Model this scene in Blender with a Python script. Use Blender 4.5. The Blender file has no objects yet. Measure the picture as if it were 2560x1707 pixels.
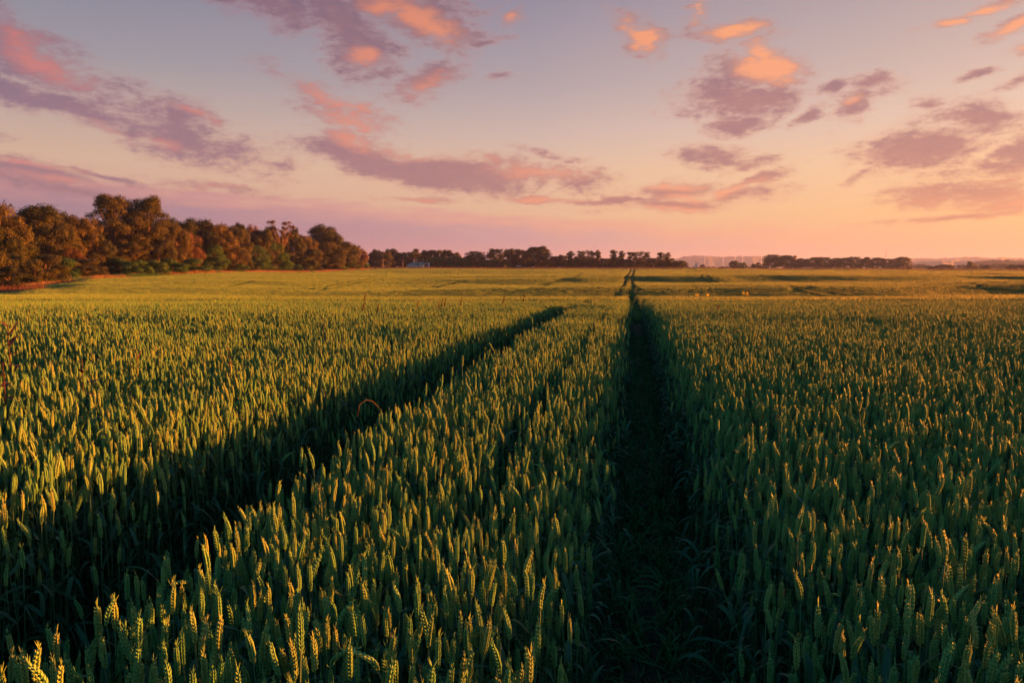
import bpy, math, random
import numpy as np
from mathutils import Vector, Matrix

rng = np.random.default_rng(11)
random.seed(5)
C = bpy.context.scene.collection
R = math.radians

# ------------------------------------------------------------------ camera
F = 1707.0            # focal length in pixels of the 2560 px wide photograph
PITCH = R(6.27)
EYE = 1.5
cam = bpy.data.cameras.new('camera'); cam_o = bpy.data.objects.new('camera', cam); C.objects.link(cam_o)
cam_o.location = (0, 0, EYE); cam_o.rotation_euler = (R(90) - PITCH, 0, 0)
cam.sensor_width = 36; cam.lens = 24; cam.clip_start = 0.05; cam.clip_end = 40000
bpy.context.scene.camera = cam_o
sc = bpy.context.scene
sc.view_settings.view_transform = 'Standard'; sc.view_settings.look = 'None'
sc.view_settings.exposure = 3.24; sc.view_settings.gamma = 1.0
sc.cycles.max_bounces = 6; sc.cycles.diffuse_bounces = 3; sc.cycles.transmission_bounces = 3
sc.cycles.volume_bounces = 0; sc.cycles.transparent_max_bounces = 4
sc.cycles.use_denoising = True

SUN_AZ, SUN_EL = R(72), R(3.1)
SKY_GAIN = 0.099

def lin(r, g, b):
    f = lambda c: (c/255/12.92) if c/255 <= 0.04045 else ((c/255+0.055)/1.055)**2.4
    return (f(r), f(g), f(b), 1.0)

def pix_dir(px, py):
    u = (px-1280)/F; v = (853.5-py)/F
    return Vector((u, math.cos(PITCH)+v*math.sin(PITCH), -math.sin(PITCH)+v*math.cos(PITCH)))

def azel(px, py):
    d = pix_dir(px, py).normalized()
    return math.degrees(math.atan2(d.x, d.y)), math.degrees(math.asin(d.z))

# ------------------------------------------------------------------ world
def build_world():
    w = bpy.data.worlds.new('World'); sc.world = w; w.use_nodes = True
    class Links:                      # the tree being written can change: every sky cell is a small node group
        tree = w.node_tree
        def new(s, a, b): return s.tree.links.new(a, b)
    L = Links(); L.tree.nodes.clear()
    def node(t, **k):
        n = L.tree.nodes.new(t)
        for a, b in k.items(): setattr(n, a, b)
        return n
    def put(sock, v):
        if isinstance(v, bpy.types.NodeSocket): L.new(v, sock)
        elif v is not None: sock.default_value = v
    def M(op, a, b=None, c=None):
        n = node('ShaderNodeMath', operation=op); put(n.inputs[0], a); put(n.inputs[1], b); put(n.inputs[2], c)
        return n.outputs[0]
    def mr(x, a, b, c, d, mode='SMOOTHSTEP'):
        n = node('ShaderNodeMapRange', interpolation_type=mode)
        for i, v in enumerate((x, a, b, c, d)): put(n.inputs[i], v)
        return n.outputs[0]
    def mixc(f, a, b, mode='MIX'):
        n = node('ShaderNodeMix', data_type='RGBA', blend_type=mode); put(n.inputs[0], f); put(n.inputs[6], a); put(n.inputs[7], b)
        return n.outputs[2]
    def ramp(x, pts):
        n = node('ShaderNodeValToRGB'); n.color_ramp.interpolation = 'B_SPLINE' if False else 'LINEAR'
        e = n.color_ramp.elements
        while len(e) < len(pts): e.new(0.5)
        for i, (p, c) in enumerate(pts): e[i].position = p; e[i].color = c
        put(n.inputs[0], x); return n.outputs[0]
    tc = node('ShaderNodeTexCoord'); sep = node('ShaderNodeSeparateXYZ'); L.new(tc.outputs['Generated'], sep.inputs[0])
    x, y, z = sep.outputs
    az = M('MULTIPLY', M('ARCTAN2', x, y), 57.2958); el = M('MULTIPLY', M('ARCSINE', z), 57.2958)
    cmb = node('ShaderNodeCombineXYZ'); put(cmb.inputs[0], az); put(cmb.inputs[1], el); P = cmb.outputs[0]
    def noise(vec, scale, detail, rough, out=0, dist=0.0):
        n = node('ShaderNodeTexNoise'); put(n.inputs['Vector'], vec); n.inputs['Scale'].default_value = scale
        n.inputs['Detail'].default_value = detail; n.inputs['Roughness'].default_value = rough; n.inputs['Distortion'].default_value = dist
        return n.outputs[out]
    def vmul(v, t):
        n = node('ShaderNodeVectorMath', operation='MULTIPLY'); put(n.inputs[0], v); n.inputs[1].default_value = t; return n.outputs[0]
    def vadd(a, b):
        n = node('ShaderNodeVectorMath', operation='ADD'); put(n.inputs[0], a)
        put(n.inputs[1], b); return n.outputs[0]
    # warped coordinates
    stretched = vmul(P, (0.55, 1.25, 1))
    wn = noise(stretched, 0.22, 3, 0.5, out=1)
    warp = vmul(vadd(wn, (-0.5, -0.5, -0.5)), (5.0, 2.6, 0))
    PW = vadd(P, warp)
    fb = noise(stretched, 0.42, 7, 0.6)
    fb2 = noise(vmul(P, (0.9, 1.9, 1)), 1.15, 8, 0.66)
    S = 1.08844
    def blob_geo(lst):
        out = []
        for (cx, cy, a, b, rot, s) in lst:
            cx *= S; cy *= S
            A, E = azel(cx, cy); A2, E2 = azel(cx+10, cy); A3, E3 = azel(cx, cy+10)
            kx = math.hypot(A2-A, E2-E)/10; ky = math.hypot(A3-A, E3-E)/10
            out.append((A, E, a*S*kx*1.08, b*S*ky*1.12, R(rot), s*1.3))
        return out
    def blobs(lst, dep):
        """strongest of a set of soft ellipses in azimuth and elevation"""
        acc = dep
        first = True
        for (A, E, a, b, rot, s) in lst:
            m = node('ShaderNodeMapping', vector_type='TEXTURE')
            ma = node('ShaderNodeVectorMath', operation='MULTIPLY_ADD'); put(ma.inputs[0], acc); ma.inputs[1].default_value = (1e-7,)*3; put(ma.inputs[2], PW)
            put(m.inputs[0], ma.outputs[0])       # chained, so the shader works through one cloud after another
            m.inputs['Location'].default_value = (A, E, 0); m.inputs['Rotation'].default_value = (0, 0, rot)
            m.inputs['Scale'].default_value = (a, b, 1)
            l = node('ShaderNodeVectorMath', operation='LENGTH'); put(l.inputs[0], m.outputs[0])
            v = M('MULTIPLY_ADD', l.outputs['Value'], -s, s)
            acc = v if first else M('MAXIMUM', acc, v)
            first = False
        return M('MAXIMUM', acc, -0.9) if not first else -0.9
    def touches(bl, cell):
        """can this blob matter anywhere inside the cell"""
        A, E, a, b, rot, s = bl; d = 1+.9/s+.05
        hx = math.hypot(a*math.cos(rot), b*math.sin(rot))*d+2.6; hy = math.hypot(a*math.sin(rot), b*math.cos(rot))*d+1.4
        return A-hx < cell[1] and A+hx > cell[0] and E-hy < cell[3] and E+hy > cell[2]
    body = [(95,130,160,52,-33,.85),(150,235,210,34,-14,.9),(400,300,200,52,-17,.85),(530,335,80,26,-12,.6),
        (600,10,170,40,-12,.9),(780,50,150,62,-35,1.0),(830,128,85,42,-10,.9),(980,55,125,48,-20,.95),(900,5,190,36,-5,.9),
        (985,185,80,32,12,.8),(760,222,110,20,-18,.5),(810,272,80,26,-15,.5),(800,322,80,34,-20,.7),
        (840,362,165,42,-12,1.25),(1020,400,220,38,-8,1.3),(1210,398,190,26,-4,.8),(650,372,45,10,-3,.5),(1330,415,60,12,8,.5),
        (1470,85,62,30,-28,.8),(1680,68,105,24,0,.85),(1745,105,42,20,-10,.8),(1735,152,92,48,-10,1.2),
        (1700,222,125,52,0,1.2),(1685,288,60,24,-5,.8),(1640,355,70,20,-12,.7),(1725,378,50,14,12,.7),(1600,20,40,16,40,.4),
        (1965,232,48,36,-10,.8),(2010,198,66,20,-8,.8),(1845,262,42,16,30,.7),(1905,188,30,12,0,.6),
        (2220,268,120,34,-4,.9),(2115,348,150,50,8,1.05),(2330,330,70,30,0,.9),(2150,240,36,14,0,.7),(2290,372,70,16,5,.7),(2190,400,110,20,4,.6),
        (2240,445,180,38,0,1.0),(2330,470,120,26,2,.9),(2190,508,190,9,3,.8),(1980,408,40,9,22,.6),
        (2185,48,56,15,5,.8),(2260,14,80,14,10,.9),(2335,52,70,18,22,.9),(2350,112,40,14,10,.7),(2345,185,50,20,20,.8),(2245,172,30,9,15,.7),
        (1530,438,115,26,2,1.0),(1560,470,160,16,2,1.0),(1735,420,80,13,17,.8),(1700,450,90,16,8,.7),
        (1240,456,110,8,-2,.8),(1400,462,160,8,-1,.8),(950,463,70,8,2,.7),(60,398,140,32,-4,1.0),(210,398,150,7,-6,.7),(150,436,200,12,-3,.8),
        (500,432,120,12,-8,.7),(1120,105,40,8,8,.5),(1165,40,20,14,30,.45),(1250,350,60,8,-10,.4),(1130,185,20,8,0,.4),
        (-250,300,200,60,-10,.9),(2650,250,200,70,5,.9)]
    lit = [(110,130,130,34,-33,1.0),(830,125,42,26,-10,1.3),(960,40,110,34,-25,.9),(890,10,70,20,0,.9),(1010,80,40,25,-20,1.0),
        (985,195,60,22,10,.6),(780,222,140,24,-16,1.0),(820,275,90,30,-15,1.0),(815,318,80,26,-18,1.0),(1000,358,180,16,-8,.7),
        (1230,395,120,18,0,.8),(1470,85,60,28,-28,1.3),(1690,66,90,22,0,1.2),(1750,105,40,18,0,1.3),(1750,145,76,38,-12,1.5),(1600,20,40,16,40,1),
        (1955,224,22,10,0,.8),(2190,48,56,15,0,1.4),(2265,14,80,14,0,1.4),(2340,52,70,18,22,1.4),(2350,112,40,12,0,1.0),
        (1530,424,100,12,0,.9),(1585,450,90,12,0,.8),(1690,440,80,14,14,.8),(1560,482,170,8,0,.7),(60,378,140,10,-5,1.0),(100,412,110,10,-3,.8),
        (240,295,60,9,-20,.5),(370,320,40,10,-10,.7),(450,270,70,9,-10,.5),(1240,456,110,8,0,.8),(950,463,70,8,0,.8),(500,432,120,12,0,.6),(2330,470,200,50,0,.35),(1165,40,20,14,0,1)]
    body = blob_geo(body); lit = blob_geo(lit)
    nz = M('ADD', M('MULTIPLY', M('SUBTRACT', fb, 0.5), 2.8), M('MULTIPLY', M('SUBTRACT', fb2, 0.5), 2.2))
    # clear-sky gradient
    t = M('MULTIPLY', el, 1/40.0)
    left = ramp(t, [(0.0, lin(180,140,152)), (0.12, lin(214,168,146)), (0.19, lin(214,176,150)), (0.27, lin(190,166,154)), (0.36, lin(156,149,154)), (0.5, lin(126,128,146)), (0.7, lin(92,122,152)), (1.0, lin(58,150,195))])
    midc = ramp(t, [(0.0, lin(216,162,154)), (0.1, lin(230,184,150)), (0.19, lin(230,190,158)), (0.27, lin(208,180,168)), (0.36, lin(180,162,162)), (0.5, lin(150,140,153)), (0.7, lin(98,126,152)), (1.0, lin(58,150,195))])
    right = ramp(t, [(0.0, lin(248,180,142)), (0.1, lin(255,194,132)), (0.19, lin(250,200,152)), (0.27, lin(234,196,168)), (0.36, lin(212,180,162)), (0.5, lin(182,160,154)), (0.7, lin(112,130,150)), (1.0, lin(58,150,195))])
    sky = mixc(mr(az, -34, 6, 0, 1, 'LINEAR'), left, midc)
    sky = mixc(mr(az, 2, 38, 0, 1, 'LINEAR'), sky, right)
    # low stratus band
    edge = M('MULTIPLY_ADD', az, -0.058, 4.2)
    bn = noise(vmul(P, (0.22, 1.5, 1)), 0.8, 6, 0.55)
    bd = M('ADD', M('SUBTRACT', edge, el), M('MULTIPLY', M('SUBTRACT', bn, 0.5), 3.0))
    band = mr(bd, -0.35, 0.5, 0, 1)
    pink = mr(bd, 0.2, 1.9, 0.9, 0)
    azr = mr(az, -36, 36, 0, 1, 'LINEAR')
    bcol = ramp(azr, [(0, lin(150,120,142)), (0.3, lin(166,130,154)), (0.5, lin(184,146,164)), (0.65, lin(206,164,164)), (0.8, lin(230,174,154)), (1, lin(250,186,140))])
    pcol = ramp(azr, [(0, lin(200,136,136)), (0.35, lin(218,154,148)), (0.6, lin(240,164,142)), (1, lin(255,186,138))])
    bandc = mixc(pink, bcol, pcol)
    sky = mixc(M('MULTIPLY', band, mr(azr, 0, 1, 0.95, 0.6, 'LINEAR')), sky, bandc)
    # clouds
    eln = mr(el, 4, 20, 0, 1, 'LINEAR')
    shl = mixc(eln, lin(150,114,130), lin(108,92,112)); shr = mixc(eln, lin(186,120,110), lin(136,102,110))
    shade = mixc(azr, shl, shr)
    ltl = mixc(eln, lin(208,134,128), lin(196,106,94)); ltr = mixc(eln, lin(250,160,122), lin(255,164,98))
    litc = mixc(mr(azr, 0.1, 0.75, 0, 1, 'LINEAR'), ltl, ltr)
    shade = mixc(mr(nz, -0.5, 0.9, 0.3, 0.0), shade, mixc(0.5, litc, shade))
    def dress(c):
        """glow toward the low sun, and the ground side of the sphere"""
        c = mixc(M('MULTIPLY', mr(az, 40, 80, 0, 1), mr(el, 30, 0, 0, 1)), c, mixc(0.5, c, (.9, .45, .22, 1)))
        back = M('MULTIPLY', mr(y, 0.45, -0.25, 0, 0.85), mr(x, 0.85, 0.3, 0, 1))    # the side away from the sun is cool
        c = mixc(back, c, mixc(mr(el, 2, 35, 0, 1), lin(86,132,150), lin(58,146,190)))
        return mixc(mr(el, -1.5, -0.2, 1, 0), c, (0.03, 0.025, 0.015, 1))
    def clouds(cell):
        nonlocal PW
        gt = bpy.data.node_groups.new('sky_cell', 'ShaderNodeTree')
        ins = [('PW', 'Vector', PW), ('nz', 'Float', nz), ('sky', 'Color', sky), ('shade', 'Color', shade), ('litc', 'Color', litc)]
        for nm, ty, _ in ins: gt.interface.new_socket(nm, in_out='INPUT', socket_type='NodeSocket'+ty)
        gt.interface.new_socket('Color', in_out='OUTPUT', socket_type='NodeSocketColor')
        outer, opw = L.tree, PW
        L.tree = gt
        gi = node('NodeGroupInput'); go = node('NodeGroupOutput')
        PW, n_, sk, sh, lt = gi.outputs[:5]
        bl = [k for k in body if touches(k, cell)]; ll = [k for k in lit if touches(k, cell)]
        B = blobs(bl, n_); LB = blobs(ll, B if bl else n_)
        cloud = mr(M('ADD', B, n_), -0.16, 0.80, 0.0, 0.97)
        thin = mr(M('MULTIPLY_ADD', n_, 0.9, B), -0.6, 0.3, 0.0, 0.32)
        litm = mr(M('MULTIPLY_ADD', n_, 0.7, LB), -0.4, 1.2, 0.0, 1.0)
        c = mixc(thin, sk, mixc(0.5, sh, lt))
        L.new(mixc(cloud, c, mixc(litm, sh, lt)), go.inputs[0])
        L.tree, PW = outer, opw
        g = node('ShaderNodeGroup'); g.node_tree = gt
        for k, (_, _, v) in enumerate(ins): L.new(v, g.inputs[k])
        return g.outputs[0]
    def bgn(c):
        n = node('ShaderNodeBackground'); put(n.inputs[0], c); n.inputs[1].default_value = SKY_GAIN; return n.outputs[0]
    def mixs(f, a, b):
        n = node('ShaderNodeMixShader'); put(n.inputs[0], f); L.new(a, n.inputs[1]); L.new(b, n.inputs[2]); return n.outputs[0]
    AZ = [-46, -31, -22, -13, -4, 5, 14, 23, 32, 46]; EL = [-1, 6.5, 12.5, 33]
    def tree_az(lo, hi, e0, e1):
        if hi-lo == 1: return bgn(clouds((AZ[lo], AZ[hi], e0, e1)))
        m = (lo+hi)//2
        return mixs(M('GREATER_THAN', az, AZ[m]), tree_az(lo, m, e0, e1), tree_az(m, hi, e0, e1))
    rows = [tree_az(0, len(AZ)-1, EL[i], EL[i+1]) for i in range(3)]
    inner = mixs(M('GREATER_THAN', el, EL[1]), rows[0], mixs(M('GREATER_THAN', el, EL[2]), rows[1], rows[2]))
    inside = M('MULTIPLY', M('LESS_THAN', M('ABSOLUTE', az), 46.0), M('MULTIPLY', M('GREATER_THAN', el, 0.0), M('LESS_THAN', el, 33.0)))
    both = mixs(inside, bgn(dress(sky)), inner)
    nish = node('ShaderNodeTexSky', sky_type='NISHITA', sun_disc=False, sun_elevation=SUN_EL, sun_rotation=SUN_AZ)
    nish.air_density = 1.2; nish.dust_density = 1.5
    bg1 = node('ShaderNodeBackground'); L.new(mixc(1.0, nish.outputs[0], (.04, .06, .11, 1), 'MULTIPLY'), bg1.inputs[0]); bg1.inputs[1].default_value = 0.05
    add = node('ShaderNodeAddShader'); L.new(bg1.outputs[0], add.inputs[0]); L.new(both, add.inputs[1])
    out = node('ShaderNodeOutputWorld'); L.new(add.outputs[0], out.inputs[0])
    w.cycles.sampling_method = 'MANUAL'; w.cycles.sample_map_resolution = 512
build_world()

# ------------------------------------------------------------------ sun
sl = bpy.data.lights.new('sun', 'SUN'); sl.energy = 5.0; sl.angle = R(0.6); sl.color = (1.0, 0.255, 0.025)
so = bpy.data.objects.new('sun', sl); C.objects.link(so)
sd = Vector((math.sin(SUN_AZ)*math.cos(SUN_EL), math.cos(SUN_AZ)*math.cos(SUN_EL), math.sin(SUN_EL)))
so.rotation_euler = (-sd).to_track_quat('-Z', 'Y').to_euler(); so.location = (60, 10, 30)

# ------------------------------------------------------------------ helpers
def tag(o, label=None, cat=None, group=None, kind=None):
    if label: o['label'] = label
    if cat: o['category'] = cat
    if group: o['group'] = group
    if kind: o['kind'] = kind
    return o

def empty(name, loc, rot=(0, 0, 0), scale=(1, 1, 1)):
    o = bpy.data.objects.new(name, None); C.objects.link(o)
    o.location = loc; o.rotation_euler = rot; o.scale = scale; o.empty_display_size = 0.2
    return o

class MB:
    """collects vertices and faces"""
    def __init__(s): s.v = []; s.f = []; s.n = 0
    def add(s, v, f):
        v = np.asarray(v, float).reshape(-1, 3)
        s.f.extend([[i+s.n for i in q] for q in f]); s.v.append(v); s.n += len(v)
        return s
    def tube(s, pts, rad, k=6):
        pts = np.asarray(pts, float); m = len(pts); rad = np.broadcast_to(rad, m)
        vs = []
        up = np.array([0.31, 0.95, 0.12])
        for i in range(m):
            t = pts[min(i+1, m-1)]-pts[max(i-1, 0)]; t = t/(np.linalg.norm(t)+1e-9)
            a = np.cross(t, up); a /= np.linalg.norm(a)+1e-9; b = np.cross(t, a)
            for j in range(k):
                w = 2*math.pi*j/k
                vs.append(pts[i]+rad[i]*(math.cos(w)*a+math.sin(w)*b))
        fs = [[i*k+j, i*k+(j+1) % k, (i+1)*k+(j+1) % k, (i+1)*k+j] for i in range(m-1) for j in range(k)]
        fs.append(list(range(k))[::-1]); fs.append([(m-1)*k+j for j in range(k)])
        return s.add(vs, fs)
    def box(s, x0, x1, y0, y1, z0, z1):
        v = [(x0,y0,z0),(x1,y0,z0),(x1,y1,z0),(x0,y1,z0),(x0,y0,z1),(x1,y0,z1),(x1,y1,z1),(x0,y1,z1)]
        return s.add(v, [[0,3,2,1],[4,5,6,7],[0,1,5,4],[1,2,6,5],[2,3,7,6],[3,0,4,7]])
    def mesh(s, name, mat=None, smooth=False):
        me = bpy.data.meshes.new(name)
        me.from_pydata(np.concatenate(s.v).tolist(), [], s.f)
        if mat: me.materials.append(mat)
        if smooth: me.polygons.foreach_set('use_smooth', [True]*len(me.polygons))
        me.update(); return me
    def build(s, name, mat, parent=None, smooth=False):
        return link(name, s.mesh(name, mat, smooth), parent)

def link(name, me, parent=None):
    o = bpy.data.objects.new(name, me); C.objects.link(o)
    if parent: o.parent = parent
    return o

def np_mesh(name, V, Fq, mat, smooth=False):
    """quads or triangles from arrays, fast"""
    me = bpy.data.meshes.new(name); k = Fq.shape[1]
    me.vertices.add(len(V)); me.vertices.foreach_set('co', np.ascontiguousarray(V, dtype=np.float32).ravel())
    me.loops.add(Fq.size); me.loops.foreach_set('vertex_index', np.ascontiguousarray(Fq, dtype=np.int32).ravel())
    me.polygons.add(len(Fq)); me.polygons.foreach_set('loop_start', np.arange(0, Fq.size, k, dtype=np.int32))
    me.polygons.foreach_set('loop_total', np.full(len(Fq), k, dtype=np.int32))
    if mat: me.materials.append(mat)
    me.update(calc_edges=True)
    if smooth: me.polygons.foreach_set('use_smooth', [True]*len(me.polygons))
    return me

# ------------------------------------------------------------------ materials
def mat_new(name):
    m = bpy.data.materials.new(name); m.use_nodes = True
    nt = m.node_tree; nt.nodes.clear()
    return m, nt
def leafy(name, cols, trans=0.25, rough=0.6, nscale=6.0, hue_rand=True, coord='Object', bump=0.0, spec=0.2, tint=None):
    """plant surface: colour ramp driven by noise and by a per-object random value, with some light passing through"""
    m, nt = mat_new(name); N = nt.nodes; L = nt.links
    tc = N.new('ShaderNodeTexCoord'); nz = N.new('ShaderNodeTexNoise'); nz.inputs['Scale'].default_value = nscale; nz.inputs['Detail'].default_value = 4
    L.new(tc.outputs[coord], nz.inputs['Vector'])
    oi = N.new('ShaderNodeObjectInfo')
    a = N.new('ShaderNodeMath'); a.operation = 'MULTIPLY_ADD'; a.inputs[1].default_value = 0.62; L.new(oi.outputs['Random'], a.inputs[0])
    b = N.new('ShaderNodeMath'); b.operation = 'MULTIPLY_ADD'; b.inputs[1].default_value = 0.7; b.inputs[2].default_value = -0.16; L.new(nz.outputs[0], b.inputs[0])
    L.new(b.outputs[0], a.inputs[2])
    rp = N.new('ShaderNodeValToRGB'); e = rp.color_ramp.elements
    while len(e) < len(cols): e.new(0.5)
    for i, (p, c) in enumerate(cols): e[i].position = p; e[i].color = (*c, 1)
    L.new(a.outputs[0], rp.inputs[0])
    col = rp.outputs[0]
    pr = N.new('ShaderNodeBsdfPrincipled'); L.new(col, pr.inputs['Base Color']); pr.inputs['Roughness'].default_value = rough
    pr.inputs['Specular IOR Level'].default_value = spec
    if bump:
        bp = N.new('ShaderNodeBump'); bp.inputs['Strength'].default_value = bump; L.new(nz.outputs[0], bp.inputs['Height']); L.new(bp.outputs[0], pr.inputs['Normal'])
    out = N.new('ShaderNodeOutputMaterial')
    if trans > 0:
        tr = N.new('ShaderNodeBsdfTranslucent'); L.new(col, tr.inputs[0])
        mx = N.new('ShaderNodeMixShader'); mx.inputs[0].default_value = trans
        L.new(pr.outputs[0], mx.inputs[1]); L.new(tr.outputs[0], mx.inputs[2]); L.new(mx.outputs[0], out.inputs[0])
    else: L.new(pr.outputs[0], out.inputs[0])
    return m
def plain(name, c1, c2, scale=3.0, rough=0.8, bump=0.0, metallic=0.0, stretch=(1, 1, 1), coord='Object'):
    m, nt = mat_new(name); N = nt.nodes; L = nt.links
    tc = N.new('ShaderNodeTexCoord'); mp = N.new('ShaderNodeMapping'); mp.inputs['Scale'].default_value = stretch
    L.new(tc.outputs[coord], mp.inputs[0])
    nz = N.new('ShaderNodeTexNoise'); nz.inputs['Scale'].default_value = scale; nz.inputs['Detail'].default_value = 8; nz.inputs['Roughness'].default_value = 0.6
    L.new(mp.outputs[0], nz.inputs['Vector'])
    rp = N.new('ShaderNodeValToRGB'); rp.color_ramp.elements[0].position = 0.3; rp.color_ramp.elements[1].position = 0.7
    rp.color_ramp.elements[0].color = (*c1, 1); rp.color_ramp.elements[1].color = (*c2, 1); L.new(nz.outputs[0], rp.inputs[0])
    pr = N.new('ShaderNodeBsdfPrincipled'); L.new(rp.outputs[0], pr.inputs['Base Color']); pr.inputs['Roughness'].default_value = rough
    pr.inputs['Metallic'].default_value = metallic; pr.inputs['Specular IOR Level'].default_value = 0.2
    if bump:
        bp = N.new('ShaderNodeBump'); bp.inputs['Strength'].default_value = bump; L.new(nz.outputs[0], bp.inputs['Height']); L.new(bp.outputs[0], pr.inputs['Normal'])
    out = N.new('ShaderNodeOutputMaterial'); L.new(pr.outputs[0], out.inputs[0])
    return m

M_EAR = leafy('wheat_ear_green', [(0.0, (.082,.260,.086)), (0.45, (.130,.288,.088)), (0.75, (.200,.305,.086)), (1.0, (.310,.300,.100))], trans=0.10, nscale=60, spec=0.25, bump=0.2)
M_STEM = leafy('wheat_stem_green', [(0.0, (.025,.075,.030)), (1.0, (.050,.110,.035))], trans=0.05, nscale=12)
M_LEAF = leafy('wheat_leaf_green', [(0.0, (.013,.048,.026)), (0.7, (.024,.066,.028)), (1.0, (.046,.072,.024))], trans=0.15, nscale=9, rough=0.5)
M_FAR = leafy('wheat_far_green', [(0.0, (.080,.200,.056)), (0.5, (.120,.225,.058)), (1.0, (.185,.240,.066))], trans=0.10, nscale=5)
M_FARLEAF = leafy('wheat_far_leaf', [(0.0, (.030,.095,.040)), (1.0, (.060,.135,.045))], trans=0.15, nscale=5)
M_GRASS = leafy('grass_green', [(0.0, (.032,.105,.032)), (0.8, (.060,.160,.045)), (1.0, (.130,.150,.060))], trans=0.3, nscale=5)
M_STRAW = leafy('dry_straw', [(0.0, (.10,.065,.030)), (1.0, (.22,.14,.065))], trans=0.15, nscale=8)
M_DOCK = leafy('dock_red', [(0.0, (.045,.020,.012)), (1.0, (.095,.040,.020))], trans=0.3, nscale=10)
M_ORANGE = leafy('dead_leaf', [(0.0, (.10,.07,.02)), (1.0, (.20,.11,.03))], trans=0.15, nscale=8)
M_YEL = leafy('yellow_flower', [(0.0, (.75,.62,.03)), (1.0, (.80,.72,.06))], trans=0.3, nscale=10)

# ------------------------------------------------------------------ terrain
PX = [-400, 0, 110, 240, 500, 1000, 1300, 1590, 2000, 2560, 2960]
UC = [(p-1280)/F for p in PX]
near = [(-400, None, -.66), (8, None, -.68), (14, 762, None), (19, 756, None)]
def T(Z, py): return (Z, py, None)
def Hh(Z, t): return (Z, None, t)
colA = [T(26,747.5),T(33,741),T(38,738.5),Hh(50,-3.3),T(66,741),T(82,736),T(105,729),T(125,723),T(145,717),T(200,706),Hh(300,-6.5),Hh(400,-8)]
colB = [T(26,747.5),T(33,741),T(38,738.5),Hh(50,-3.2),T(68,740),T(90,727),T(125,713),T(145,704.5),T(200,695),Hh(300,-4.5),Hh(400,-5)]
colK = [T(26,747.5),T(33,741),T(38,738.5),Hh(50,-3.1),T(70,738),T(95,721),T(125,706),T(150,697),T(175,688),T(220,684),Hh(300,-3.5),Hh(400,-4)]
colL = [T(26,747.5),T(33,741),T(38,739),Hh(50,-3.0),T(72,735),T(98,716),T(130,702),T(185,686),T(205,680.5),T(240,678),Hh(300,-2.2),Hh(400,-2.6)]
colM = [T(26,749),T(32,746),Hh(42,-2.35),T(53,745.5),Hh(60,-2.75),T(67,743),T(79,727.5),Hh(90,-3.2),T(108,720),T(135,711),T(155,704),T(172,696),T(250,686),T(350,671.5),Hh(400,-1.4)]
colC = [T(26,749),T(32,746),Hh(41,-2.4),T(50,745.3),Hh(60,-3.2),T(66.5,743.8),T(78,722),Hh(92,-3.7),T(112,719.5),T(143,709.5),T(166,694),T(200,689),T(260,683),T(350,671.8),Hh(400,-1.5)]
colR = [T(26,749),T(32,746),Hh(41,-2.5),T(50,745),Hh(60,-3.3),T(66.5,744.3),T(78,717.5),Hh(93,-4.0),T(113,716.5),T(149,704.8),T(171,687),Hh(186,-2.35),T(218,683.3),T(263,679.5),T(350,672.2),Hh(400,-1.5)]
colD = [T(26,749),T(32,746),Hh(41,-2.6),T(52,743.5),Hh(62,-3.5),T(69,743.2),T(83,711.5),Hh(97,-4.0),T(118,711),T(150,704.3),T(173,687),Hh(190,-2.45),T(225,682.5),T(275,680),T(350,674),Hh(400,-1.9)]
colE = [T(26,746),T(33,739),Hh(43,-2.7),T(55,737.5),Hh(64,-3.5),T(75,736.5),T(86,711),T(98,703),Hh(112,-3.6),T(130,702),T(152,699.5),T(166,688.5),Hh(190,-3.2),T(235,684),T(350,675.5),Hh(400,-2.3)]
cols = [colA, colA, colB, colK, colL, colM, colC, colR, colD, colE, colE]
ZG = np.concatenate([np.linspace(-400, 0, 5), np.arange(1, 401, 1.0)])
def pchip(xs, ys, x):
    xs = np.array(xs, float); ys = np.array(ys, float); h = np.diff(xs); d = np.diff(ys)/h
    m = np.zeros(len(xs)); m[0] = d[0]; m[-1] = d[-1]
    for i in range(1, len(xs)-1):
        m[i] = 0 if d[i-1]*d[i] <= 0 else (2*d[i-1]*d[i])/(d[i-1]+d[i])
    i = np.clip(np.searchsorted(xs, x)-1, 0, len(h)-1); t = (x-xs[i])/h[i]
    return ((2*t**3-3*t**2+1)*ys[i]+(t**3-2*t**2+t)*h[i]*m[i]+(-2*t**3+3*t**2)*ys[i+1]+(t**3-t**2)*h[i]*m[i+1])
TAB = []
for c in cols:
    zs, ts = [], []
    for (Z, py, t) in near+c:
        zs.append(Z)
        if t is None:
            d = pix_dir(1280, py); t = Z*d.z/d.y
        ts.append(t)
    TAB.append(pchip(zs, ts, ZG))
TAB = np.array(TAB)
def vnoise(x, y, seed=0):
    """smooth value noise 0..1"""
    xi = np.floor(x).astype(np.int64); yi = np.floor(y).astype(np.int64); fx = x-xi; fy = y-yi
    fx = fx*fx*(3-2*fx); fy = fy*fy*(3-2*fy)
    def h(a, b):
        n = (a*374761393+b*668265263+seed*1442695041) & 0x7fffffff
        n = (n ^ (n >> 13))*1274126177 & 0x7fffffff
        return ((n ^ (n >> 16)) & 0xffff)/65535.0
    return (h(xi, yi)*(1-fx)+h(xi+1, yi)*fx)*(1-fy)+(h(xi, yi+1)*(1-fx)+h(xi+1, yi+1)*fx)*fy
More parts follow.
